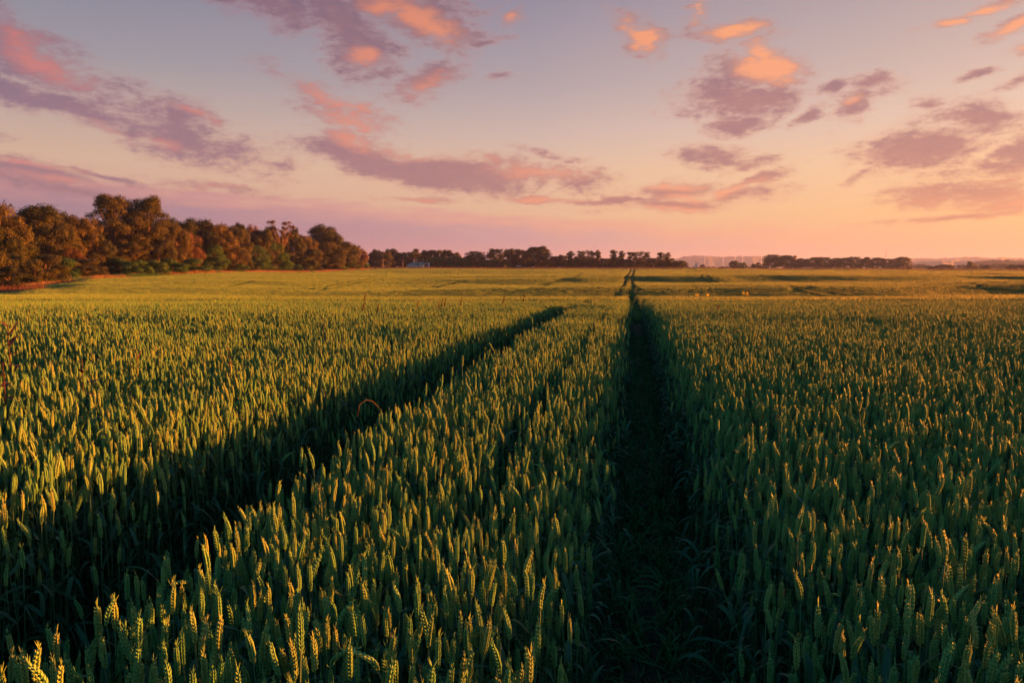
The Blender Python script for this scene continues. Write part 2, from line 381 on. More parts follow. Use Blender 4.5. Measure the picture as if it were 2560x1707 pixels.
def top(x, y):
    """height of the crop's top surface above sea level"""
    x = np.asarray(x, float); y = np.asarray(y, float)
    wob = np.clip((y-42)/25, 0, 1)*np.clip((330-y)/60, 0, 1)
    yy = np.clip(y+wob*9*(vnoise(x/15+9, y/70, 2)-.5)+wob*5*(vnoise(x/6+3, y/50, 7)-.5), -400, 400)
    u = np.where(y > 3, x/np.maximum(y, 3.0), x/3.0); u = np.clip(u, UC[0], UC[-1])
    ci = np.clip(np.searchsorted(UC, u)-1, 0, len(UC)-2); uc = np.array(UC)
    f = (u-uc[ci])/(uc[ci+1]-uc[ci]); f = f*f*(3-2*f)*0.5+f*0.5
    zi = np.interp(yy, ZG, np.arange(len(ZG))); k = np.clip(zi.astype(int), 0, len(ZG)-2); g = zi-k
    a = TAB[ci, k]*(1-g)+TAB[ci, k+1]*g; b = TAB[ci+1, k]*(1-g)+TAB[ci+1, k+1]*g
    t = a*(1-f)+b*f
    amp = np.clip((y-45)/60, 0, 1)
    t = t+amp*(0.50*(vnoise(x/24+3, y/19+1)-.5)+0.14*(vnoise(x/9, y/8+7)-.5))
    c = x-0.1816*y; nearw = np.clip((18-y)/8, 0, 1)
    t = t+nearw*(.020*np.clip(-c-1.4, 0, 4.0)+.010*np.clip(c-.2, 0, 4.0))
    t = t+0.05*(vnoise(x/1.9+40, y/2.3, 3)-.5)*np.clip((60-y)/40, 0, 1)
    far = np.clip((y-400)/2500, 0, 1)
    t = t-4.5*far
    return EYE+t
def field_inside(x, y):
    """true where wheat grows"""
    ex = np.interp(y, [-400, 0, 60, 105, 125, 150, 185, 230, 330, 352], [-66, -66, -74, -79, -85, -91, -89, -84, -71, -68])
    ex = ex+1.5*(vnoise(y/12, y*0+3)-.5)
    return (x > ex) & (y < 352+2*vnoise(x/20, x*0)) & (x < 520)
def ground_z(x, y):
    x = np.asarray(x, float); y = np.asarray(y, float)
    ex = np.interp(y, [-400, 0, 60, 105, 125, 150, 185, 230, 330, 352], [-66, -66, -74, -79, -85, -91, -89, -84, -71, -68])
    bank = np.maximum(np.clip((ex-1-x)/3.5, 0, 1), np.clip((y-353)/4, 0, 1))
    return top(x, y)-0.85+.72*bank*bank*(3-2*bank)
def hit(px, py):
    d = pix_dir(px, py); Z = np.concatenate([np.arange(1.5, 60, .1), np.arange(60, 350, .5)])
    zr = EYE+Z*d.z/d.y; tz = top(Z*d.x/d.y, Z)
    i = np.argmax(zr < tz)
    if not (zr < tz).any(): i = -1
    return Z[i]*d.x/d.y, Z[i]
def at(px, Z):
    return (px-1280)/F*Z*(math.cos(PITCH)+0.0)/1.0*1.0, Z
def atx(px, py, Z):
    d = pix_dir(px, py); return Z*d.x/d.y, Z, EYE+Z*d.z/d.y

# ruts
SL = 310/F/ (pix_dir(1590, 668).y)
RUT_R = ([-5, 13, 40, 54, 60, 76, 118, 150, 195, 263, 352], [.09, .09, .0, -.22, -.46, -.3, -.4, -.8, -.75, -.8, -.9])
RUT_L = ([-5, 9, 13, 40, 54, 76, 118, 150, 195, 263, 352], [-1.42, -1.42, -1.5, -1.7, -1.87, -1.9, -2.0, -2.3, -2.25, -2.3, -2.4])
side_paths = [
    [(1300,722),(1330,717),(1360,710),(1410,697),(1440,689),(1457,681)], [(1318,721),(1370,711),(1424,697),(1450,689)],
    [(1035,725),(1060,720),(1090,713),(1150,702)], [(1075,721),(1110,712),(1165,703)],
    [(560,718),(600,710),(663,699)], [(776,724),(820,714),(873,704),(940,695)], [(800,726),(845,716),(900,705),(960,697)],
    [(1738,685),(1758,698),(1787,707)], [(1751,684),(1773,696),(1809,707)],
    [(1921,688),(1979,703)], [(1940,688),(2000,703)],
    [(1944,713),(1998,728),(2058,741)], [(1972,712),(2026,725),(2118,740)],
    [(2366,711),(2457,721),(2557,728)], [(1330,684),(1345,681)], [(1455,681),(1470,678)]]
SIDE = []
for p in side_paths:
    q = np.array([hit(*a) for a in p]); SIDE.append(q)
def rut_dist(x, y):
    """distance to the two main ruts and to the faint side ones"""
    c = x-SL*y
    dr = np.abs(c-np.interp(y, *RUT_R)); dl = np.abs(c-np.interp(y, *RUT_L))
    ds = np.full(np.shape(x), 99.0)
    for q in SIDE:
        for (a, b) in zip(q[:-1], q[1:]):
            v = b-a; L2 = (v**2).sum()+1e-9
            t = np.clip(((x-a[0])*v[0]+(y-a[1])*v[1])/L2, 0, 1)
            ds = np.minimum(ds, np.hypot(x-a[0]-t*v[0], y-a[1]-t*v[1]))
    return dr, dl, ds

def graded(a, b, fine0, fine1, step, growth=1.12):
    mid = list(np.arange(fine0, fine1+1e-6, step)); s = step; v = fine1
    while v < b: s *= growth; v += s; mid.append(min(v, b))
    s = step; v = fine0; lo = []
    while v > a: s *= growth; v -= s; lo.append(max(v, a))
    return np.array(lo[::-1]+mid)
gx = graded(-9500, 9500, -14, 14, 0.25, 1.035); gy = graded(-300, 11500, -1, 16, 0.25, 1.02)
X, Y = np.meshgrid(gx, gy); Zg = ground_z(X, Y)
dr, dl, ds = rut_dist(X, Y)
Zg = Zg-0.06*np.exp(-(dr/.22)**2)-0.06*np.exp(-(dl/.22)**2)
Zg = Zg+np.where(Y < 30, 0.03*(vnoise(X/.35, Y/.35, 5)-.5), 0)
nxg, nyg = len(gx), len(gy)
V = np.stack([X.ravel(), Y.ravel(), Zg.ravel()], 1)
ii = (np.arange(nyg-1)[:, None]*nxg+np.arange(nxg-1)[None, :]).ravel()
Fq = np.stack([ii, ii+1, ii+nxg+1, ii+nxg], 1)

def ground_mat():
    m, nt = mat_new('soil_and_fields'); N = nt.nodes; L = nt.links
    tc = N.new('ShaderNodeTexCoord'); sp = N.new('ShaderNodeSeparateXYZ'); L.new(tc.outputs['Object'], sp.inputs[0])
    n1 = N.new('ShaderNodeTexNoise'); n1.inputs['Scale'].default_value = 14; n1.inputs['Detail'].default_value = 8; L.new(tc.outputs['Object'], n1.inputs[0])
    r1 = N.new('ShaderNodeValToRGB'); r1.color_ramp.elements[0].color = (.018,.013,.009,1); r1.color_ramp.elements[1].color = (.070,.046,.028,1)
    r1.color_ramp.elements[0].position = .35; r1.color_ramp.elements[1].position = .7; L.new(n1.outputs[0], r1.inputs[0])
    mp = N.new('ShaderNodeMapping'); mp.inputs['Scale'].default_value = (0.0035, 0.0012, 1); L.new(tc.outputs['Object'], mp.inputs[0])
    n2 = N.new('ShaderNodeTexVoronoi'); n2.inputs['Scale'].default_value = 1.0; L.new(mp.outputs[0], n2.inputs[0])
    r2 = N.new('ShaderNodeValToRGB'); e = r2.color_ramp.elements; e[0].color = (.06,.075,.03,1); e[1].color = (.19,.13,.07,1); x = e.new(.5); x.color = (.10,.10,.045,1)
    L.new(n2.outputs['Color'], r2.inputs[0])
    mr = N.new('ShaderNodeMapRange'); mr.inputs[1].default_value = 340; mr.inputs[2].default_value = 370; L.new(sp.outputs[1], mr.inputs[0])
    mr2 = N.new('ShaderNodeMapRange'); mr2.inputs[1].default_value = -66; mr2.inputs[2].default_value = -76; L.new(sp.outputs[0], mr2.inputs[0])
    mxx = N.new('ShaderNodeMath'); mxx.operation = 'MAXIMUM'; L.new(mr.outputs[0], mxx.inputs[0]); L.new(mr2.outputs[0], mxx.inputs[1])
    mx = N.new('ShaderNodeMix'); mx.data_type = 'RGBA'; L.new(mxx.outputs[0], mx.inputs[0]); L.new(r1.outputs[0], mx.inputs[6]); L.new(r2.outputs[0], mx.inputs[7])
    pr = N.new('ShaderNodeBsdfPrincipled'); pr.inputs['Roughness'].default_value = .95; pr.inputs['Specular IOR Level'].default_value = .1
    L.new(mx.outputs[2], pr.inputs[0])
    bp = N.new('ShaderNodeBump'); bp.inputs['Strength'].default_value = .5; bp.inputs['Distance'].default_value = .03; L.new(n1.outputs[0], bp.inputs['Height']); L.new(bp.outputs[0], pr.inputs['Normal'])
    out = N.new('ShaderNodeOutputMaterial'); L.new(pr.outputs[0], out.inputs[0]); return m
g = link('ground', np_mesh('ground', V, Fq, ground_mat(), True)); tag(g, kind='structure')

# ------------------------------------------------------------------ hills
def hill(name, pts, Z, depth, col1, col2, seed):
    """ridge with real depth; pts are (px, py) of its skyline"""
    xs = np.linspace(pts[0][0], pts[-1][0], 160); ys = np.interp(xs, [p[0] for p in pts], [p[1] for p in pts])
    rows = []
    for j, (fz, fh) in enumerate([(-1, -.05), (-.75, .22), (-.5, .5), (-.3, .72), (-.12, .93), (0, 1), (.3, .8), (1, -.05)]):
        r = []
        for i, (px, py) in enumerate(zip(xs, ys)):
            z = Z+fz*depth*(1+.25*math.sin(i*.21+seed)); d = pix_dir(px, py)
            h = (d.z/d.y)*Z+EYE+6
            h = h*fh*(1+(.10*math.sin(i*.33*(1+j*.15)+seed+j)+.05*math.sin(i*.9+j)) * (0 if fz == 0 else 1)) - 6
            if fz == 0: h += 1.2*math.sin(i*.8+seed)+.8*math.sin(i*2.1)
            r.append(((px-1280)/F*z/pix_dir(px, 668).y, z, h))
        rows.append(r)
    V = np.array(rows).reshape(-1, 3); n = len(xs)
    ii = (np.arange(len(rows)-1)[:, None]*n+np.arange(n-1)[None, :]).ravel()
    o = link(name, np_mesh(name, V, np.stack([ii, ii+1, ii+n+1, ii+n], 1), plain(name+'_cover', col1, col2, .004, .95), True))
    return tag(o, kind='structure')
hill('hills', [(1640,668),(1680,650),(1705,643),(1735,638.5),(1760,640),(1780,640.5),(1800,643),(1825,641),(1850,642),(1880,640),(1910,642),(1950,645),(2000,646),(2060,648),(2150,650),(2260,660)], 6200, 900, (.05,.06,.04), (.08,.08,.05), 1)
hill('hills', [(2180,664),(2230,652),(2280,646.5),(2310,645),(2345,646.5),(2400,643.5),(2440,642),(2480,646),(2510,643),(2540,646),(2600,645),(2700,642),(2800,660)], 6000, 900, (.05,.06,.04), (.08,.08,.05), 4)
hill('hills', [(2250,668),(2290,655),(2340,652),(2400,653),(2440,652),(2500,650),(2560,649),(2640,650),(2760,668)], 3600, 700, (.07,.08,.04), (.16,.13,.07), 7)
hill('hills', [(1640,670),(1700,666),(1760,667),(1830,665),(1880,662),(1910,661),(1960,664),(2050,668)], 3300, 400, (.05,.06,.03), (.10,.09,.05), 9)

# ------------------------------------------------------------------ wheat plants
def spikelet(mb, o, d, side, ln, wd, k=5):
    """one pointed plump grain husk at o, pointing along d"""
    d = d/np.linalg.norm(d); a = np.cross(d, side); a /= np.linalg.norm(a)+1e-9; b = np.cross(d, a)
    prof = [(0, .35), (.28, 1.0), (.62, .85), (.88, .35), (1.08, .04)]
    vs = [];
    for (t, r) in prof:
        for j in range(k):
            w = 2*math.pi*j/k
            vs.append(o+d*ln*t+a*wd*r*math.cos(w)+b*wd*.72*r*math.sin(w))
    fs = [[i*k+j, i*k+(j+1) % k, (i+1)*k+(j+1) % k, (i+1)*k+j] for i in range(len(prof)-1) for j in range(k)]
    mb.add(vs, fs)
def make_ear(rg, L=0.088, bend=0.0):
    mb = MB(); n = rg.integers(15, 19)
    def axis(t): return np.array([bend*t*t*L, 0.15*bend*t*t*L, t*L*(1-.25*bend*bend*t)])
    mb.tube([axis(t) for t in np.linspace(0, 1, 5)], np.linspace(.0022, .0012, 5), 4)
    ph = rg.uniform(0, .4)
    for i in range(n):
        t = .02+.95*i/n; p = axis(t); up = axis(min(t+.05, 1.05))-axis(t-.01); up /= np.linalg.norm(up)
        s = 1 if i % 2 else -1
        sz = (.62+.38*math.sin(math.pi*min(1, (t+.12)*.95)))*rg.uniform(.9, 1.1)
        a = np.array([math.cos(ph), math.sin(ph), 0])*s; q = np.array([-a[1], a[0], 0])
        for k_, w in ((0, .0), (1, .62), (-1, .62)):
            d = up+a*(.36 if k_ == 0 else .20)+q*k_*.32
            spikelet(mb, p+a*.0020*sz+q*k_*.0018, d, q, .0112*sz*rg.uniform(.9, 1.1), .0025*sz)
    for i in range(6):
        p = axis(.93+rg.uniform(0, .08)); d = np.array([rg.normal(0, .22), rg.normal(0, .22), 1])
        mb.tube([p, p+d*rg.uniform(.007, .02)], [.0008, .0002], 3)
    return mb
def blade(mb, o, az, ln, wd, lift, droop, seg=7, tw=0.0):
    """arched grass blade"""
    h = np.array([math.cos(az), math.sin(az), 0]); q = np.array([-h[1], h[0], 0]); vs = []
    for i in range(seg+1):
        t = i/seg; w = wd*(1-t**2.2)*.5+.0004
        c = o+h*ln*t*math.cos(lift)*(1-.15*t)+np.array([0, 0, ln*(math.sin(lift)*t-droop*t*t)])
        qq = q*math.cos(tw*t)+np.array([0, 0, 1])*math.sin(tw*t)
        up = np.array([0, 0, wd*.18*(1-t)])
        vs += [c-qq*w+up, c, c+qq*w+up]
    fs = []
    for i in range(seg):
        for j in range(2):
            a = i*3+j; fs.append([a, a+1, a+4, a+3])
    mb.add(vs, fs)
H0 = 0.765   # stem height
VAR = []
rg = np.random.default_rng(3)
for i in range(12):
    bend = [0, .1, -.12, .2, .05, -.05, .3, 0, .12, -.2, .55, 1.0][i]
    Lr = rg.uniform(.058, .077)
    ear = make_ear(rg, Lr, bend)
    lean = rg.normal(0, .03, 2) if i < 10 else np.array([.12, .05])
    sp = [np.array([lean[0]*(t**2-1), lean[1]*(t**2-1), H0*(t-1)]) for t in np.linspace(0, 1, 6)]
    stem = MB().tube(sp, np.linspace(.0022, .0014, 6), 4)
    leaves = []
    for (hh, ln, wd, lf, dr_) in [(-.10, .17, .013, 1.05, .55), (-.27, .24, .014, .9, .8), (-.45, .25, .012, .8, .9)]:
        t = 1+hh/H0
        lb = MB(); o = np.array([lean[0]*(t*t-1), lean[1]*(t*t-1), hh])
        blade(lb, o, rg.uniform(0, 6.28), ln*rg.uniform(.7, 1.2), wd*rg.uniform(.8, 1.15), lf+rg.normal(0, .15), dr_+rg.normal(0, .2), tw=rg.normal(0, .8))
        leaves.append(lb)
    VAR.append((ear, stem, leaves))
# meshes for the individually placed plants; origin of every part is the foot of the ear at H0 above the soil
PART = []
for i, (ear, stem, leaves) in enumerate(VAR):
    PART.append((ear.mesh('ear', M_EAR, True), stem.mesh('stem', M_STEM, True), [l.mesh('leaf', M_LEAF, True) for l in leaves]))
def joined(parts, mats, name):
    """several builders into one mesh with several materials"""
    V = []; Fs = []; mi = []; n = 0
    for mb, k in parts:
        v = np.concatenate(mb.v); V.append(v); Fs += [[a+n for a in f] for f in mb.f]; mi += [k]*len(mb.f); n += len(v)
    me = bpy.data.meshes.new(name); me.from_pydata(np.concatenate(V).tolist(), [], Fs)
    for m in mats: me.materials.append(m)
    me.polygons.foreach_set('material_index', mi); me.polygons.foreach_set('use_smooth', [True]*len(mi)); me.update()
    return me
def source_coll(name, meshes):
    c = bpy.data.collections.new(name)
    for i, me in enumerate(meshes):
        o = bpy.data.objects.new('%s_%02d' % (name, i), me); c.objects.link(o)
    return c
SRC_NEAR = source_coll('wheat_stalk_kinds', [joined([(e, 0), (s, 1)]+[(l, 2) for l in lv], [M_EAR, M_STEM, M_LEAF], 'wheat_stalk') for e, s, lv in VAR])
def spindle(mb, o, ln, wd, k, rg, lean=.12):
    d = np.array([rg.normal(0, lean), rg.normal(0, lean), 1]); ph = rg.uniform(0, 6)
    prof = [(0, .45), (.3, 1), (.7, .85), (1, .1)]
    vs = [o+d*ln*t+wd*r*np.array([math.cos(ph+6.2832*j/k), math.sin(ph+6.2832*j/k), 0]) for t, r in prof for j in range(k)]
    fs = [[i*k+j, i*k+(j+1) % k, (i+1)*k+(j+1) % k, (i+1)*k+j] for i in range(3) for j in range(k)]
    mb.add(vs, fs)
def tuft(rg, n, rad, ln, wd, k, var):
    e = MB(); s = MB()
    for i in range(n):
        r = rad*math.sqrt(rg.uniform(0, 1)); a = rg.uniform(0, 6.283); h = rg.normal(0, var)
        o = np.array([r*math.cos(a), r*math.sin(a), h]); spindle(e, o, ln*rg.uniform(.85, 1.15), wd, k, rg)
        w = wd*.35; b = rg.uniform(0, 3.14); q = np.array([math.cos(b), math.sin(b), 0])*w
        f = o*np.array([1, 1, 0])+np.array([rg.normal(0, .03), rg.normal(0, .03), -.55])
        s.add([f-q, f+q, o+q, o-q], [[0, 1, 2, 3]])
        if i % 2 == 0: blade(s, o+np.array([0, 0, -rg.uniform(.06, .3)]), rg.uniform(0, 6.28), .2, wd*1.6, .8, .8, seg=3)
    return joined([(e, 0), (s, 1)], [M_FAR, M_FARLEAF], 'wheat_tuft')
rg = np.random.default_rng(8)
SRC_MID = source_coll('wheat_tuft_kinds', [tuft(rg, 14, .15, .074, .0050, 4, .036) for _ in range(8)])
SRC_FAR = source_coll('wheat_clump_kinds', [tuft(rg, 70, .42, .085, .0108, 3, .034) for _ in range(8)])

def scatter(name, pts, rot, scl, vid, coll, label=None, cat=None):
    me = bpy.data.meshes.new(name); me.vertices.add(len(pts)); me.vertices.foreach_set('co', np.asarray(pts, np.float32).ravel())
    a = me.attributes.new('rot', 'FLOAT_VECTOR', 'POINT'); a.data.foreach_set('vector', np.asarray(rot, np.float32).ravel())
    a = me.attributes.new('scl', 'FLOAT_VECTOR', 'POINT'); a.data.foreach_set('vector', np.asarray(scl, np.float32).ravel())
    a = me.attributes.new('vid', 'INT', 'POINT'); a.data.foreach_set('value', np.asarray(vid, np.int32).ravel())
    o = link(name, me); tag(o, label, cat, kind='stuff')
    nt = bpy.data.node_groups.new(name+'_scatter', 'GeometryNodeTree')
    nt.interface.new_socket('Geometry', in_out='INPUT', socket_type='NodeSocketGeometry')
    nt.interface.new_socket('Geometry', in_out='OUTPUT', socket_type='NodeSocketGeometry')
    N = nt.nodes; L = nt.links
    gi = N.new('NodeGroupInput'); go = N.new('NodeGroupOutput'); ip = N.new('GeometryNodeInstanceOnPoints'); ci = N.new('GeometryNodeCollectionInfo')
    ci.inputs['Collection'].default_value = coll; ci.inputs['Separate Children'].default_value = True; ci.inputs['Reset Children'].default_value = True
    def attr(n, t):
        x = N.new('GeometryNodeInputNamedAttribute'); x.data_type = t; x.inputs['Name'].default_value = n
        return [s for s in x.outputs if s.enabled and s.name == 'Attribute'][0]
    L.new(gi.outputs[0], ip.inputs['Points']); L.new(ci.outputs[0], ip.inputs['Instance']); ip.inputs['Pick Instance'].default_value = True
    L.new(attr('vid', 'INT'), ip.inputs['Instance Index']); L.new(attr('rot', 'FLOAT_VECTOR'), ip.inputs['Rotation']); L.new(attr('scl', 'FLOAT_VECTOR'), ip.inputs['Scale'])
    L.new(ip.outputs[0], go.inputs[0])
    md = o.modifiers.new('scatter', 'NODES'); md.node_group = nt
    return o

def jitter_grid(x0, x1, y0, y1, step):
    a, b = np.meshgrid(np.arange(x0, x1, step), np.arange(y0, y1, step))
    a = a.ravel(); b = b.ravel()
    return a+rng.uniform(-.5, .5, len(a))*step*1.15, b+rng.uniform(-.5, .5, len(b))*step*1.15
def in_view(x, y, m=3.0, k=0.84): return np.abs(x) < np.maximum(y, 0)*k+m

# near zone
x, y = jitter_grid(-16.5, 16.5, -0.9, 17.5, 0.0300)
x2, y2 = jitter_grid(-24, 24, 17.5, 25.5, 0.052); x = np.concatenate([x, x2]); y = np.concatenate([y, y2])
keep = in_view(x, y, 2.2); x = x[keep]; y = y[keep]
dr, dl, ds = rut_dist(x, y)
rowgap = np.abs(x-SL*y+.50+.06*(vnoise(y/.8, y*0+5, 6)-.5))-.035*np.clip((y-1.2)/2, 0, 1)*np.clip((12-y)/4, 0, 1)
edge = np.minimum(dr-.17-.05*vnoise(y/.5, y*0, 2), dl-.16-.05*vnoise(y/.5, y*0+9, 2))
pk = np.clip(edge/.16, 0, 1)*.75+.25
pk *= np.where(rowgap < 0, .12, np.clip(.55+rowgap/.12, 0, 1))
clump = vnoise(x/.22, y/.22, 9)
pk *= np.clip(.70+.7*clump, 0, 1)
thinspot = vnoise(x/1.1, y/1.6, 21); pk *= np.where(thinspot < .18, .45, 1)
keep = (edge > 0) & (rng.uniform(size=len(x)) < pk) & (np.hypot(x, y) > .55)
keep |= (edge > -.05) & (edge <= 0) & (rng.uniform(size=len(x)) < .10)
x = x[keep]; y = y[keep]; edge = edge[keep]; n = len(x)
hgt = 0.775-.035*np.clip((y-4)/5, 0, 1)+rng.normal(0, .033, n)*(1-.35*np.clip((y-5)/8, 0, 1))+.05*(vnoise(x/.5, y/.5, 14)-.5)+(rng.uniform(size=n) < .06)*rng.uniform(.02, .07, n)-.16*np.exp(-np.clip(edge, 0, 1)/.07)*rng.uniform(.1, 1.3, n)-(rng.uniform(size=n) < .30)*rng.uniform(.03, .20, n)
zz = ground_z(x, y)+hgt
tl = np.abs(rng.normal(0, .065, n)); ta = rng.uniform(0, 6.283, n)
odd = rng.uniform(size=n) < .03; tl = np.where(odd, rng.uniform(.2, .5, n), tl)
rot = np.stack([tl*np.cos(ta), tl*np.sin(ta), rng.uniform(0, 6.283, n)], 1)
sv = rng.uniform(.78, 1.03, n)
vid = rng.choice(12, n, p=[.12,.11,.11,.09,.12,.12,.07,.11,.07,.06,.015,.005])
scl = np.stack([sv, sv, sv], 1)
pts = np.stack([x, y, zz], 1)
# the stalks that show largest are things of their own
cx = x; cz = zz+.05-EYE; depth = y*math.cos(PITCH)-cz*math.sin(PITCH); vv = y*math.sin(PITCH)+cz*math.cos(PITCH)
ix = 1280+F*cx/np.maximum(depth, .01); iy = 853.5-F*vv/np.maximum(depth, .01)
vis = (depth > .3) & (ix > 10) & (ix < 2550) & (iy < 1700) & (iy > 600)
order = np.argsort(np.where(vis, depth, 1e9))[:290]
near_set = np.zeros(n, bool); near_set[order] = True
def region(xx, yy):
    c = xx-SL*yy
    return 0 if c < -1.42 else (1 if c < .09 else 2)
LBL = [('green wheat stalk with upright ear, front edge of the crop left of both ruts', 'nearest wheat stalks left of both ruts'),
       ('green wheat stalk with upright ear, front edge of the strip between the ruts', 'nearest wheat stalks between the two ruts'),
       ('green wheat stalk with upright ear, front edge of the crop right of both ruts', 'nearest wheat stalks right of both ruts')]
for i in order:
    i = int(i); k = int(vid[i]); reg = region(x[i], y[i]); gz = float(ground_z(x[i], y[i]))
    e, s, lv = PART[k]; off = float(zz[i]-gz); sca = float(sv[i])
    # the thing's origin is the foot of the stalk
    root = empty('wheat_stalk', (float(x[i]), float(y[i]), float(zz[i])), tuple(float(a) for a in rot[i]), (sca, sca, sca))
    tag(root, LBL[reg][0], 'wheat stalk', LBL[reg][1])
    link('ear', e, root); link('stem', s, root)
    for l in lv: link('leaf', l, root)
m = ~near_set
scatter('wheat_crop', pts[m], rot[m], scl[m], vid[m], SRC_NEAR, 'green wheat crop with sunlit golden ears covering the nearer field', 'wheat')

# middle zone
x, y = jitter_grid(-66, 66, 24.5, 74, 0.175)
k_ = in_view(x, y, 4) & field_inside(x, y) & (np.interp(y, [24.5, 26], [0, 1]) > rng.uniform(size=len(x))*.6); x = x[k_]; y = y[k_]
dr, dl, ds = rut_dist(x, y); low = np.where((dr < .42) | (dl < .42), .66, 0)+np.where(ds < .34, .30, 0); n = len(x)
zz = ground_z(x, y)+.765-low+rng.normal(0, .02, n)+.06*(vnoise(x/.9, y/.9, 14)-.5)
rot = np.stack([rng.normal(0, .03, n), rng.normal(0, .03, n), rng.uniform(0, 6.283, n)], 1); s_ = rng.uniform(.95, 1.1, n)
scatter('wheat_crop', np.stack([x, y, zz], 1), rot, np.stack([s_, s_, s_], 1), rng.integers(0, 8, n), SRC_MID, 'wheat crop on the first dip and slope beyond the crest', 'wheat')
# far zone
x, y = jitter_grid(-300, 305, 72, 356, 0.60)
k_ = in_view(x, y, 12) & field_inside(x, y); x = x[k_]; y = y[k_]
dr, dl, ds = rut_dist(x, y); low = np.where((dr < .62) | (dl < .62), .66, 0)+np.where(ds < .50, .26, 0); n = len(x)
zz = ground_z(x, y)+.75-low+rng.normal(0, .025, n)
rot = np.stack([rng.normal(0, .02, n), rng.normal(0, .02, n), rng.uniform(0, 6.283, n)], 1); s_ = rng.uniform(.95, 1.15, n)
scatter('wheat_crop', np.stack([x, y, zz], 1), rot, np.stack([s_, s_, np.ones(n)], 1), rng.integers(0, 8, n), SRC_FAR, 'far rolling wheat crop reaching the trees at the horizon', 'wheat')
print('far', n)

# grass and litter in the ruts
def grass_tuft(rg, n, ln, wd):
    mb = MB()
    for _ in range(n):
        blade(mb, np.array([rg.normal(0, .025), rg.normal(0, .025), 0]), rg.uniform(0, 6.28), ln*rg.uniform(.5, 1.3), wd*rg.uniform(.7, 1.3), rg.uniform(.5, 1.4), rg.uniform(.2, .9), tw=rg.normal(0, 1))
    me = mb.mesh('grass', M_GRASS, True); return me
rg = np.random.default_rng(21)
SRC_GR = source_coll('grass_kinds', [grass_tuft(rg, 7, .26, .009) for _ in range(5)])
def litter(rg):
    mb = MB()
    for _ in range(5):
        a = rg.uniform(0, 6.28); o = np.array([rg.normal(0, .06), rg.normal(0, .06), .008])
        mb.tube([o, o+np.array([math.cos(a), math.sin(a), .05])*rg.uniform(.04, .12)], [.0018, .0014], 4)
    return mb.mesh('litter', M_STRAW)
SRC_LT = source_coll('straw_kinds', [litter(rg) for _ in range(4)])
n = 8000; y = rng.uniform(-.5, 17, n)**1.0; side = rng.integers(0, 2, n)
c0 = np.where(side == 0, np.interp(y, *RUT_R), np.interp(y, *RUT_L)); off = rng.normal(0, .17, n)+np.where(rng.uniform(size=n) < .6, rng.choice([-1, 1], n)*.20, 0)
x = SL*y+c0+off; k_ = np.abs(off) > .045; x = x[k_]; y = y[k_]; n = len(x); s_ = rng.uniform(.4, 1.15, n)
scatter('rut_grass', np.stack([x, y, ground_z(x, y)-.05], 1), np.stack([rng.normal(0, .15, n), rng.normal(0, .15, n), rng.uniform(0, 6.28, n)], 1), np.stack([s_]*3, 1), rng.integers(0, 5, n), SRC_GR, 'dark low grass growing along the two wheel ruts', 'grass')
n = 260; y = rng.uniform(.3, 15, n); x = SL*y+np.interp(y, *RUT_R)+rng.normal(0, .16, n)
scatter('straw_litter', np.stack([x, y, ground_z(x, y)-.05], 1), np.stack([rng.normal(0, .1, n), rng.normal(0, .1, n), rng.uniform(0, 6.28, n)], 1), np.ones((n, 3)), rng.integers(0, 4, n), SRC_LT, 'loose dead straw lying on the bare soil of the right rut', 'straw')

# ------------------------------------------------------------------ trees
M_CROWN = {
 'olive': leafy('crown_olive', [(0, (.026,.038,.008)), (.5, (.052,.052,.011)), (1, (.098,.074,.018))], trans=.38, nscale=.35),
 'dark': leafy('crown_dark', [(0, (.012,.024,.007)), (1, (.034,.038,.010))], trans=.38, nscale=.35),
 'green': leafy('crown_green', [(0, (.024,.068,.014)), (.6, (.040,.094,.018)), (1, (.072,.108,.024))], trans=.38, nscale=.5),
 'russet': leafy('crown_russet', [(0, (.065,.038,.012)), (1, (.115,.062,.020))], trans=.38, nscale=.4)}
M_BARK = plain('bark', (.09,.06,.04), (.17,.12,.08), 2.0, .9, .4, stretch=(1, 1, .3))

